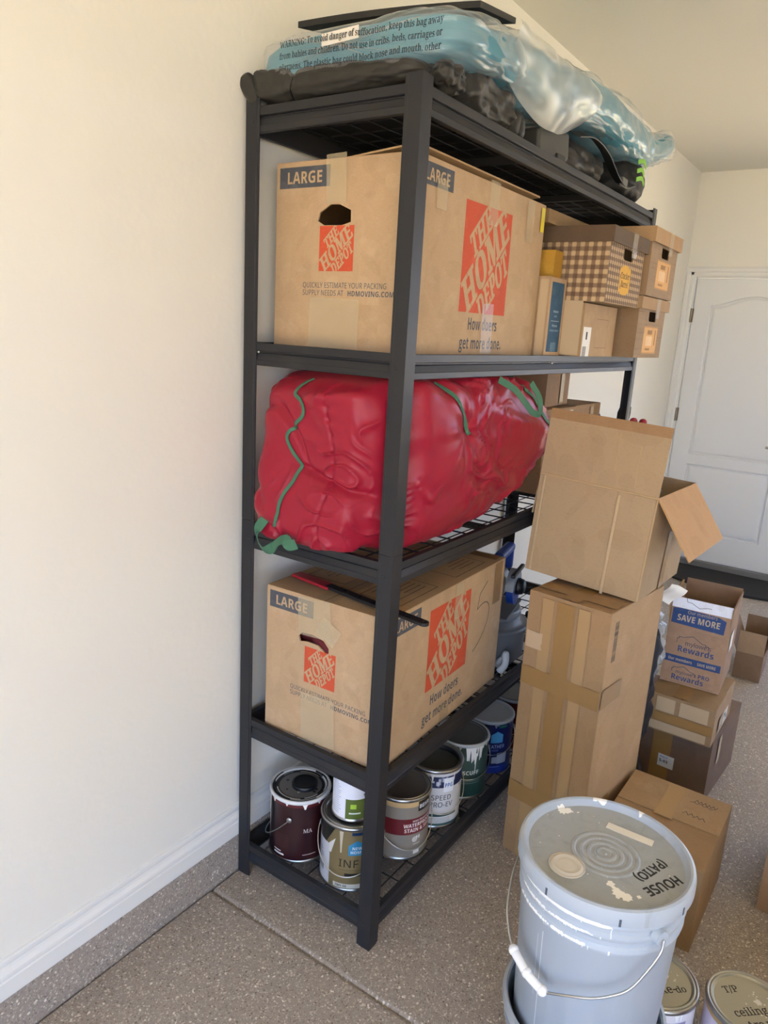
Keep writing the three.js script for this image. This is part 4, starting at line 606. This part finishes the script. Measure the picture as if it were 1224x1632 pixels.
  { const p = on(-0.061, 0.064, 0); part('spout_cap', lathe([[0.032, hy - 0.0135], [0.033, hy - 0.0115], [0.031, hy - 0.0105], [0.029, hy - 0.012], [0.0265, hy - 0.0085], [0.0235, hy - 0.008], [0.021, hy - 0.0098], [0.014, hy - 0.0095], [0.013, hy - 0.0085], [0.007, hy - 0.009], [0.0005, hy - 0.009]], 48).translate(p.x, 0, p.z), std('#cfc7b6', 0.5), up, 'off-white spout cap'); }
  { const p = on(0.039, -0.078, hy - 0.0128), s = part('label', box(0.088, 0.0008, 0.019), std('#e3ddcd', 0.7), up, 'blank cream paper strip'); s.position.copy(p); s.rotation.y = az - 0.22; }
  for (const a of [-0.57, 0.25, 1.05, 1.85, 2.65, -1.37, -2.17]) part('lid_notch', box(0.004, 0.014, 0.002).rotateY(az + a).translate(Math.sin(az + a) * 0.1575, hy - 0.022, Math.cos(az + a) * 0.1575), std('#4d545c', 0.6), up);
  // bail with white grip
  const ea = az + 0.76, eL = az - 2.38, rE = 0.153, yE = 0.333;
  for (const a of [ea, eL]) part('ear', merge([new THREE.CylinderGeometry(0.013, 0.016, 0.012, 20).rotateX(Math.PI / 2).rotateY(a).translate(Math.sin(a) * rE, yE, Math.cos(a) * rE)]), grey, up);
  const rel = (d, wy, rad) => V(Math.sin(az + d) * rad, wy - 0.215, Math.cos(az + d) * rad);
  const hp = [rel(0.76, 0.548, 0.162), rel(0.70, 0.53, 0.168), rel(0.58, 0.496, 0.167), rel(0.43, 0.463, 0.167), rel(0.25, 0.447, 0.168), rel(0.06, 0.433, 0.168), rel(-0.16, 0.42, 0.168), rel(-0.33, 0.406, 0.168), rel(-0.42, 0.402, 0.17), rel(-0.62, 0.412, 0.172), rel(-0.86, 0.424, 0.172), rel(-1.05, 0.44, 0.17), rel(-1.3, 0.468, 0.166), rel(-1.8, 0.51, 0.162), rel(-2.38, 0.548, 0.162)];
  part('bail_handle', tube(hp, 0.0022, 120, 8), wireSteel, up);
  const gp = hp.slice(8, 11); part('grip', merge([tube(gp, 0.0085, 24, 14), ...gp.map((p) => new THREE.SphereGeometry(0.0098, 14, 10).translate(...p.toArray()))]), std('#eceae6', 0.5), up, 'white plastic grip');
}

// ---------- red bag ----------
{
  const C = V(0.238, 1.208, -0.388), hx = 0.226, hy = 0.2005, hz = 0.415, p = 6.5, S1 = V(0.485, 1.293, -0.233);
  const crease = (v, w) => Math.exp(-(v * v) / (w * w)); // narrow groove around v = 0
  const surf = (d, lift = 0) => {
    d = d.clone().normalize(); const r = Math.pow(Math.pow(Math.abs(d.x / hx), p) + Math.pow(Math.abs(d.y / hy), p) + Math.pow(Math.abs(d.z / hz), p), -1 / p);
    const q = d.clone().multiplyScalar(r).add(C), side = sm(0.36, 0.45, q.x), frt = sm(-0.03, 0.02, q.z);
    const low = 1 - sm(1.0, 1.22, q.y);
    // large slumps: belly out over the long edge, far lower corner drawn up, near lower edge hanging over the beam
    q.x += 0.03 * side * (1 - Math.pow(Math.abs(q.y - 1.23) / 0.21, 2)) * sm(-0.03, -0.2, q.z);
    if (q.y < 1.24) q.y += (1.24 - q.y) * 0.75 * sm(-0.3, -0.85, q.z) * sm(0.25, 0.5, q.x);
    if (q.z < -0.6) q.z += 0.12 * sm(-0.6, -0.82, q.z) * sm(1.25, 1.42, q.y);
    if (q.z > -0.02) { const k = sm(-0.02, 0.02, q.z) * sm(0.035, 0.08, q.x) * sm(0.43, 0.38, q.x); q.z += 0.03 * k * (0.35 + low); q.y -= 0.05 * k * sm(1.1, 1.0, q.y); }
    q.x = C.x + (q.x - C.x) * (1 - (q.x < C.x ? 0.165 : 0.2) * sm(-0.1, -0.035, q.z));
    // broad soft undulation, then pulled wrinkles with sharp crests that come and go
    const f1 = fbm(q.x * 3.2 + 3, q.y * 5.5, q.z * 3.2, 2), f2 = fbm(q.x * 6 + 9, q.y * 6, q.z * 6, 2), f3 = fbm(q.x * 26, q.y * 26, q.z * 26, 2), m1 = sm(0.02, 0.35, fbm(q.x * 4 + 20, q.y * 4, q.z * 4, 2)), m2 = sm(0.02, 0.35, fbm(q.x * 4, q.y * 4 + 31, q.z * 4, 2));
    const crest = (u) => Math.pow(1 - Math.abs(Math.sin(u)), 2.5);
    let n = 0.019 * f1 + 0.0009 * f3 + 0.010 * m1 * crest(q.y * 30 + (q.x - q.z) * 9 + 7 * f2) + 0.009 * m2 * crest((q.x + q.z) * 26 + q.y * 13 + 8 * f2);
    const v = q.clone().sub(S1), dist = v.length(), th = Math.atan2(v.y, v.z) + 0.5 * f1; n += side * (0.010 * Math.pow(Math.abs(Math.cos(th * 3.5)), 3) * Math.exp(-dist / 0.14) * sm(0.0, 0.05, dist) - 0.02 * Math.exp(-dist * dist / 0.0016));
    n += side * 0.014 * crease(q.y - 1.215 - 0.10 * Math.sin((q.z + 0.3) * 5), 0.022) * sm(-0.25, -0.4, q.z) + side * 0.012 * crease(q.y - 1.30 - 0.22 * (q.z + 0.5), 0.02) * sm(-0.3, -0.45, q.z);
    n += 0.010 * sm(1.34, 1.4, q.y) * Math.sin(q.z * 48 + q.x * 36 + 5 * f1) * side;
    if (frt > 0) { // near face: stitched seam with puckers, pulled folds below
      const sx = Math.abs(q.x - 0.3 - 0.012 * Math.sin(q.y * 22)); n += frt * (-0.004 * crease(sx, 0.005) + 0.0022 * Math.sin(q.y * 190 + 4 * f1) * Math.exp(-sx / 0.012));
      n += frt * (0.009 * Math.sin((q.y + 0.45 * q.x) * 46 + 9 * f1) * sm(1.14, 1.0, q.y) - 0.012 * crease(q.y - 1.205 + 0.25 * (q.x - 0.2), 0.010) * sm(0.17, 0.24, q.x) - 0.012 * crease(q.y - 1.335 + 0.3 * (q.x - 0.12) * (q.x - 0.12) * 30, 0.014) * sm(0.26, 0.2, q.x) - 0.012 * crease(q.y - 1.17 + 0.9 * (q.x - 0.06), 0.016) * sm(0.15, 0.1, q.x) + 0.012 * crease(q.y - 1.36 - 0.15 * (q.x - 0.3), 0.016) * sm(0.2, 0.24, q.x));
    }
    q.addScaledVector(d, n + lift); return q;
  };
  const g0 = new THREE.SphereGeometry(1, 340, 260).rotateX(Math.PI / 2), P = g0.attributes.position;
  for (let i = 0; i < P.count; i++) { const x = P.getX(i), y = P.getY(i), z = P.getZ(i), k = V(sgnp(x, 0.85) * hx, sgnp(y, 0.85) * hy, sgnp(z, 0.85) * hz), q = surf(k); if (q.z < -0.03 && q.y < deck[2] + 0.001) q.y = deck[2] + 0.001; q.x = Math.max(q.x, 0.012); q.y = Math.min(q.y, T[3] - 0.0535); P.setXYZ(i, q.x, q.y, q.z); }
  g0.computeVertexNormals();
  const bag = thing('storage_bag', 'stuffed red fabric storage bag with green zip and straps', 'bag');
  const weave = dataTex(128, (i, j) => { const v = 128 + 30 * Math.sin(i * 0.8) * Math.sin(j * 0.8) + 60 * (rnd() - 0.5); return [v, v, v]; }); weave.repeat.set(60, 60);
  part('body', g0, phy(new THREE.Color().setRGB(0.30, 0.010, 0.028), 0.36, { sheen: 0.25, sheenRoughness: 0.5, sheenColor: new THREE.Color().setRGB(0.8, 0.25, 0.28), bumpMap: weave, bumpScale: 0.0002, specularIntensity: 0.55 }), bag);
  const green = std('#3d6b50', 0.75), path = (pts, n = 60) => new THREE.CatmullRomCurve3(pts.map((a) => V(...a))).getPoints(n);
  const onBag = (pts, w, nm, lift = 0.0025, label) => { const q = path(pts).map((a) => a.sub(C)), s = q.map((d) => surf(d, lift)), nr = q.map((d) => { const e = d.clone().normalize(); const ax = Math.abs(e.x) > 0.9 ? V(0, 1, 0) : V(1, 0, 0), u = e.clone().cross(ax).normalize().multiplyScalar(0.02), w2 = e.clone().cross(u).normalize().multiplyScalar(0.02); return surf(e.clone().add(u)).sub(surf(e.clone().sub(u))).cross(surf(e.clone().add(w2)).sub(surf(e.clone().sub(w2)))).normalize(); }); nr.forEach((n, i) => { if (n.dot(q[i]) < 0) n.negate(); }); part(nm, ribbon(s, nr, w, 0.002), green, bag, label); };
  onBag([[0.20, 1.40, 0.0], [0.183, 1.385, 0.02], [0.18, 1.365, 0.03], [0.222, 1.345, 0.035], [0.222, 1.32, 0.035], [0.185, 1.29, 0.035], [0.163, 1.262, 0.035], [0.18, 1.235, 0.035], [0.212, 1.205, 0.035], [0.205, 1.17, 0.035], [0.178, 1.13, 0.035], [0.172, 1.07, 0.04]], 0.0085, 'zip', 0.0022, 'green zip tape');
  onBag([[0.45, 1.42, -0.13], [0.48, 1.38, -0.17], [0.49, 1.34, -0.205], [0.49, 1.293, -0.235]], 0.012, 'strap', 0.003);
  onBag([[0.43, 1.42, -0.56], [0.48, 1.37, -0.65], [0.49, 1.3, -0.74], [0.48, 1.25, -0.81]], 0.012, 'strap', 0.003);
  { // loose loops
    const a = path([[0.452, 1.405, -0.40], [0.472, 1.38, -0.455], [0.482, 1.345, -0.505], [0.487, 1.318, -0.55], [0.49, 1.315, -0.585], [0.487, 1.35, -0.585], [0.474, 1.395, -0.545]], 60).map((v) => v.add(V(0.024, 0, 0)));
    part('strap', ribbon(a, a.map(() => V(1, 0, 0.35)), 0.017, 0.0018), green, bag, 'loose green webbing loop');
    const b = path([[0.143, 1.075, 0.052], [0.128, 1.055, 0.062], [0.119, 1.035, 0.066], [0.13, 1.012, 0.072], [0.155, 1.0, 0.078], [0.18, 1.01, 0.08], [0.203, 1.032, 0.08], [0.22, 1.038, 0.08], [0.23, 1.028, 0.08], [0.25, 1.034, 0.078]], 70);
    part('strap', ribbon(b, b.map((_, i) => V(0.5 * Math.sin(i * 0.25), 0.9 * Math.cos(i * 0.12), 1)), 0.024, 0.0018), green, bag, 'crumpled green webbing handle');
  }
}

// ---------- goods on the top shelf ----------
single('black_tarp', (() => { const g = new THREE.BoxGeometry(0.42, 0.004, 1.55, 42, 1, 120).translate(RX + RD / 2, deck[4] + 0.0035, -RL / 2), p = g.attributes.position; for (let i = 0; i < p.count; i++) p.setY(i, p.getY(i) + 0.003 * Math.max(0, fbm(p.getX(i) * 12, 3, p.getZ(i) * 12, 2))); g.computeVertexNormals(); return g; })(), std('#121211', 0.8), 'flat black tarp spread over the top wire shelf', 'tarp');
const vinyl = phy(new THREE.Color().setRGB(0.035, 0.033, 0.029), 0.5, { specularIntensity: 0.5 });
{
  // padded black roll over the near end
  const f = (t, a) => { const x = -0.004 + 0.452 * t, e = Math.pow(Math.max(0, 1 - Math.pow(2 * t - 1, 10)), 0.5), hgt = (0.037 - 0.015 * sm(0.35, 0.9, t)) * e, dep = 0.052 * e; const n = 0.006 * fbm(x * 12, Math.cos(a) * 2, Math.sin(a) * 2 + 5, 3) * e - 0.007 * Math.exp(-Math.pow((x - 0.135 - 0.02 * Math.sin(a)) / 0.006, 2)); const yb = deck[4] + 0.0125 + 0.0385 - 0.012 * sm(0.35, 0.9, t) + 0.012 * sm(0.12, 0, t); return V(x, yb + sgnp(Math.sin(a), 0.7) * (hgt + n), -0.045 + sgnp(Math.cos(a), 0.75) * (dep + n)); };
  const s = thing('padded_roll', 'black vinyl padded roll at the near end of the top shelf', 'roll');
  part('body', loft(f, 90, 56), vinyl, s);
  part('seam', tube(Array.from({ length: 22 }, (_, i) => { const a = -1.2 + (i / 21) * 2.9, q = f(0.31 + 0.03 * Math.sin(a), a); return V(q.x, q.y + Math.sin(a) * 0.001, q.z + Math.cos(a) * 0.001); }), 0.0014, 60, 6), std('#0f0f0e', 0.5), s);
  part('corner_flap', lump(0.018, 0.034, 0.012, { amp: 0.006, off: 3 }).rotateZ(0.5).translate(0.01, 2.0, -0.006), vinyl, s);
}
{ // crumpled black cover spilling along the long side
  const s = thing('black_cover', 'crumpled black vinyl cover along the side of the top shelf', 'cover');
  const f = (t, a) => { const z = -0.125 - 0.29 * t, e = Math.pow(Math.max(0, 1 - Math.pow(2 * t - 1, 8)), 0.5), n = 0.02 * fbm(z * 11, Math.cos(a) * 1.5, Math.sin(a) * 1.5, 3) * e, c = V(0.418, deck[4] + 0.06 - 0.01 * t, z); return V(c.x + Math.cos(a) * (0.045 * e + n), c.y + sgnp(Math.sin(a), 0.8) * (0.044 * e + n * 0.6), c.z); };
  part('body', loft(f, 60, 48), vinyl, s);
  part('fold', lump(0.03, 0.03, 0.06, { amp: 0.02, off: 12, fr: [20, 20, 20] }).translate(0.45, 2.0, -0.10), vinyl, s);
}
{
  const s = thing('black_case', 'rounded black case under the blue mat on the top shelf', 'case', [0.39, deck[4] + 0.004, -0.46], 0.1);
  part('body', lump(0.055, 0.034, 0.045, { amp: 0.006, off: 8, p: 3.5 }).translate(0, 0.034, 0), vinyl, s);
  part('end_cap', rbox(0.05, 0.045, 0.035, 0.014, 0.035, 0.03, 0.0), std('#1d1d1b', 0.5), s);
}
{
  const s = thing('black_box', 'boxy black strap holder in the middle of the top shelf edge', 'case', [0.40, deck[4] + 0.010, -0.69], -0.12);
  part('body', rbox(0.075, 0.07, 0.16, 0.01, 0, 0.036, 0, 3).rotateX(0.10), std(new THREE.Color().setRGB(0.045, 0.043, 0.038), 0.55), s);
  part('buckle', rbox(0.03, 0.02, 0.05, 0.005, 0.028, 0.008, -0.03), std('#141413', 0.4), s);
}
{
  const s = thing('black_duffel', 'black duffel with wide straps toward the far end of the top shelf', 'bag');
  part('body', lump(0.1, 0.047, 0.19, { amp: 0.016, off: 31, p: 3 }).translate(0.33, deck[4] + 0.060, -0.98), vinyl, s);
  const a = new THREE.CatmullRomCurve3([V(0.44, 2.05, -0.8), V(0.452, 2.062, -0.88), V(0.458, 2.045, -0.99), V(0.46, 2.0, -1.1), V(0.462, 1.985, -1.17), V(0.466, 2.0, -1.23)]).getPoints(50);
  part('strap', ribbon(a, a.map(() => V(0.5, 1, 0)), 0.04, 0.003), std('#1a1a19', 0.55), s);
  part('buckle', rbox(0.012, 0.028, 0.05, 0.004, 0.47, 1.99, -1.16), std('#5a5a57', 0.35), s, 'grey buckle');
}
{
  const s = thing('sports_bag', 'black bag with bright green stripes at the far end of the top shelf', 'bag');
  part('body', lump(0.12, 0.062, 0.1, { amp: 0.010, off: 44, p: 4 }).translate(0.345, deck[4] + 0.075, -1.34), std('#121212', 0.6), s);
  for (const [y, l] of [[2.072, 0.075], [2.045, 0.06], [2.02, 0.07]]) { const a = new THREE.CatmullRomCurve3([V(0.472, y, -1.27), V(0.478, y + 0.008, -1.27 - l / 2), V(0.476, y - 0.004, -1.27 - l)]).getPoints(16); part('stripe', ribbon(a, a.map(() => V(1, 0, 0)), 0.013, 0.0015), std('#79b72c', 0.5), s, 'bright green stripe'); }
  for (const [y, z, w] of [[2.055, -1.375, 0.006], [2.03, -1.385, 0.005]]) part('stripe', box(0.002, 0.04, w, 0.474, y, z).rotateX(0), std('#dcdcdc', 0.5), s, 'white print');
}
{ // long blue pad in clear plastic
  const s = thing('wrapped_pad', 'long blue foam pad in clear plastic lying across the top of the rack', 'pad');
  const ax = (t) => { const z = 0.014 - 1.75 * t, w = 0.022 * (1 - sm(0.06, 0.25, t)); return { z, cx: 0.252 + w, cy: 2.042 + 0.068 * sm(0.05, 0.27, t) + 0.032 * sm(0.2, 0.5, t) + 0.008 * Math.sin(t * 14) + 0.06 * sm(0.78, 1, t), hx: 0.226 + w + 0.01 * Math.sin(t * 11 + 1), hy: 0.042 + 0.022 * sm(0.05, 0.3, t) - 0.016 * sm(0.7, 0.95, t) }; };
  const shell = (grow, amp, fq, o) => (t, a) => { const k = ax(t), e = Math.pow(Math.max(0, 1 - Math.pow(Math.abs(2 * t - 1), 40)), 0.45), n = amp * (fbm(k.z * fq + o, Math.cos(a) * k.hx * fq * 1.2, Math.sin(a) * 2 + o, 3) - 0.8 * Math.abs(fbm(k.z * fq * 1.3 + o + 4, Math.cos(a) * 7, Math.sin(a) * 3, 2))); return V(k.cx + sgnp(Math.cos(a), 0.4) * ((k.hx + grow) * e + n), k.cy + sgnp(Math.sin(a), 0.55) * ((k.hy + grow) * e + n), k.z + (t < 0.5 ? 1 : -1) * grow); };
  part('pad', loft(shell(0, 0.006, 6, 2), 150, 72), std(new THREE.Color().setRGB(0.055, 0.23, 0.31), 0.6), s);
  part('plastic_bag', loft(shell(0.007, 0.012, 5, 9), 220, 120), phy('#ffffff', 0.24, { transmission: 0.92, thickness: 0, ior: 1.45 }), s, 'thin clear wrinkled plastic');
  // loose gathers of film hanging at the side
  const fl = (t, a) => { const u = t, v = a / 6.2832; return V(0, 0, 0); };
  const film = (cx, cy, z0, z1, h, off) => { const g = new THREE.PlaneGeometry(z1 - z0, h, 60, 30), p = g.attributes.position; for (let i = 0; i < p.count; i++) { const zz = p.getX(i), yy = p.getY(i), v = yy / h + 0.5; p.setXYZ(i, cx + 0.05 * Math.sin(v * 2.2) + 0.02 * fbm(zz * 7 + off, yy * 9, off, 2), cy + (yy - h / 2) * (0.35 + 0.8 * Math.pow(Math.cos((zz / (z1 - z0)) * Math.PI * 0.95), 0.7)) + h / 2, (z0 + z1) / 2 - zz); } g.computeVertexNormals(); return g; };
  part('plastic_fold', film(0.452, 2.09, -0.82, -0.3, 0.13, 3), phy('#eef2f2', 0.3, { transmission: 0.84, thickness: 0 }), s, 'loose fold of clear plastic');
  // warning print on the near end of the film
  const c = canvas(1600, 260), x = c.getContext('2d'); x.clearRect(0, 0, 1600, 260);
  const T3 = ['WARNING: To avoid danger of suffocation, keep this bag away', 'from babies and children. Do not use in cribs, beds, carriages or', 'playpens. The plastic bag could block nose and mouth, other'];
  T3.forEach((l, i) => { x.font = 'bold 58px serif'; x.fillStyle = '#0c1a22'; const m = x.measureText(l).width; x.save(); x.translate(10, 62 + i * 82); x.scale(1580 / m, 1.1); x.fillText(l, 0, 0); x.restore(); });
  const g = new THREE.PlaneGeometry(0.39, 0.066, 60, 8), p = g.attributes.position; for (let i = 0; i < p.count; i++) { const u = p.getX(i), v = p.getY(i); p.setXYZ(i, u, v + 0.003 * fbm(u * 14, v * 6, 1, 2), 0.004 * fbm(u * 10, v * 10, 5, 2)); } g.computeVertexNormals();
  const w = part('printed_warning', g.rotateZ(-0.03).translate(0.325, 2.026, 0.037), std('#ffffff', 0.4, { map: ctex(c), transparent: true, alphaTest: 0.35, side: THREE.DoubleSide }), s, 'black warning text printed on the plastic');
  part('sticker', board(0.09, 0.022, { t: 0.0006, dent: 0.002 }).rotateZ(0.03).translate(0.285, 2.050, 0.034), std('#d9d4cc', 0.5), s, 'small white sticker');
}
single('foam_board', (() => { const g = new THREE.BoxGeometry(0.40, 0.012, 0.26, 40, 2, 26), p = g.attributes.position; for (let i = 0; i < p.count; i++) { const x = p.getX(i), z = p.getZ(i); p.setY(i, p.getY(i) + 0.012 * Math.cos(x * 5) + 0.24 * (0.13 - z)); } g.computeVertexNormals(); return toCreasedNormals(g, 0.6).rotateY(0.2).translate(0.275, 2.117, -0.215); })(), std('#161616', 0.6), 'thin black foam board lying on top of the blue pad', 'board');

// ---------- tools and odds on the second shelf from the floor ----------
{
  const dk = deck[1], blue = std('#123a8c', 0.4), gr = std('#8b9196', 0.45), blk = std('#101113', 0.5);
  const c = thing('tool_case', 'grey plastic drum-shaped container beside the box marked 5', 'container', [0.3, dk, -0.85]);
  part('body', lathe([[0.0005, 0.002], [0.118, 0.002], [0.122, 0.006], [0.127, 0.10], [0.134, 0.104], [0.135, 0.112], [0.128, 0.116], [0.105, 0.118], [0.1, 0.155], [0.098, 0.16], [0.06, 0.162], [0.0005, 0.162]], 56), std('#666a6d', 0.5), c);
  part('lid', lathe([[0.102, 0.14], [0.106, 0.146], [0.104, 0.163], [0.098, 0.167], [0.0005, 0.167]], 56), std('#808487', 0.4), c);
  const s = thing('circular_saw', 'blue and grey power saw with a blue guard disc on the container', 'saw', [0.34, dk + 0.1675, -0.83], 0.2);
  part('base_plate', rbox(0.13, 0.006, 0.2, 0.002, -0.01, 0.003, 0), std('#3b3d40', 0.5), s);
  part('motor_housing', rbox(0.09, 0.10, 0.19, 0.03, -0.035, 0.07, -0.01, 3), std('#777c80', 0.45), s);
  const half = (r, w_, a) => new THREE.CylinderGeometry(r, r, w_, 40, 1, false, a, Math.PI).rotateZ(Math.PI / 2);
  part('blade_guard', half(0.056, 0.022, Math.PI).translate(0.045, 0.08, 0.0), blue, s, 'blue half-round lower guard');
  part('upper_guard', half(0.06, 0.026, 0).translate(0.043, 0.08, 0.0), gr, s);
  part('knob', lathe([[0.0005, 0], [0.026, 0], [0.028, 0.006], [0.024, 0.02], [0.015, 0.026], [0.0005, 0.027]], 24).rotateZ(-Math.PI / 2).translate(0.056, 0.085, 0.0), blk, s, 'black knob');
  part('handle', merge([rbox(0.034, 0.03, 0.17, 0.012, 0.0, 0.185, -0.02, 3), rbox(0.034, 0.085, 0.032, 0.012, 0.0, 0.15, 0.055, 3), rbox(0.03, 0.08, 0.03, 0.012, 0.0, 0.15, -0.09, 3)]), blue, s, 'blue handle');
  part('arm', rbox(0.014, 0.012, 0.14, 0.004, 0.06, 0.145, 0.03), blk, s);
  const cl = thing('black_cloth', 'black cloth heaped at the shelf edge beside the drum container', 'cloth', [0.375, dk + 0.014, -1.12]);
  part('body', lump(0.035, 0.05, 0.09, { amp: 0.03, off: 71, fr: [18, 18, 18] }).translate(0, 0.06, 0), std('#0e0e10', 0.85), cl);
  const p = thing('white_cord', 'coiled pale hose end lying beside the box marked 5', 'hose', [0.425, dk, -0.715]);
  part('hose', tube([[0, 0.014, 0.015], [0.005, 0.03, -0.01], [-0.004, 0.055, -0.03], [-0.02, 0.03, -0.05], [-0.03, 0.014, -0.02]], 0.011, 40, 12), std('#b9bfc4', 0.4), p);
}
single('red_cloth', lump(0.12, 0.09, 0.05, { amp: 0.02, off: 55 }).translate(0.235, deck[1] + 0.27, -0.092), std('#5a0f16', 0.8), 'dark red cloth seen through the hand hole of the box marked 5', 'cloth');
// ---------- handles beyond the rack, purple bag ----------
{
  const l = thing('loppers', 'red-gripped long-handled loppers standing beyond the far end of the rack', 'garden tool', [0.45, 0.022, -1.84]);
  for (const [dx, tx] of [[-0.032, 0.02], [0.006, -0.02]]) { part('handle', bar([tx * 0.5, 0.3, 0], [dx, 1.09, 0.03], 0.009, 10), std('#2a2a2c', 0.5), l); part('grip', merge([bar([dx * 0.95, 1.04, 0.0285], [dx, 1.165, 0.033], 0.012, 12), new THREE.SphereGeometry(0.0165, 16, 12).translate(dx, 1.175, 0.033)]), std('#a3202c', 0.4), l, 'red grip'); }
  part('blade', rbox(0.05, 0.32, 0.008, 0.003, 0, 0.139, 0), steel, l);
  const h = thing('hooked_cane', 'black hook-topped cane standing behind the open carton', 'cane', [0.36, 0, -1.775]);
  part('shaft', tube([[0, 0.005, 0], [0.002, 0.7, 0], [0.005, 1.18, 0.0], [0.013, 1.25, 0.0], [0.03, 1.268, -0.004], [0.04, 1.25, -0.008], [0.037, 1.21, -0.01]], 0.009, 60, 10), std('#141414', 0.45), h);
  const pb = thing('purple_bag', 'small purple bag at the far end of the middle shelf', 'bag', [0.32, deck[2] + 0.006, -1.54]);
  part('body', lump(0.07, 0.12, 0.022, { amp: 0.01, off: 91, p: 3 }).translate(0, 0.118, 0), std('#2c1d7a', 0.6), pb);
}
// ---------- dark bag and paper behind the tall box ----------
{
  const b = thing('garment_bag', 'dark plastic-wrapped garment bundle wedged behind the tall box', 'bag', [0.772, 0.0, -1.01]);
  part('body', lump(0.045, 0.36, 0.06, { amp: 0.03, off: 17, p: 3, fr: [12, 8, 12] }).translate(0, 0.36, 0), std('#20232b', 0.6), b);
  part('plastic', lump(0.048, 0.14, 0.063, { amp: 0.03, off: 18, p: 3, fr: [16, 16, 16] }).translate(0.004, 0.58, 0), phy('#e8ebee', 0.25, { transmission: 0.75, thickness: 0 }), b, 'clear plastic sleeve');
  const g = new THREE.PlaneGeometry(0.06, 0.08, 8, 10), p = g.attributes.position; for (let i = 0; i < p.count; i++) p.setZ(i, 0.012 * Math.sin(p.getY(i) * 50) + 0.01 * Math.abs(p.getX(i) / 0.03)); g.computeVertexNormals();
  const sh = new THREE.Mesh(); single('paper_scrap', mergeGeometries([g, g.clone().translate(0.0, 0, -0.0006)]).rotateY(0.7).rotateZ(-0.5).translate(0.825, 0.775, -1.0), std('#ece9e0', 0.7, { side: THREE.DoubleSide }), 'folded white paper sticking up behind the tall box', 'paper');
}
renderer.render(scene, camera);
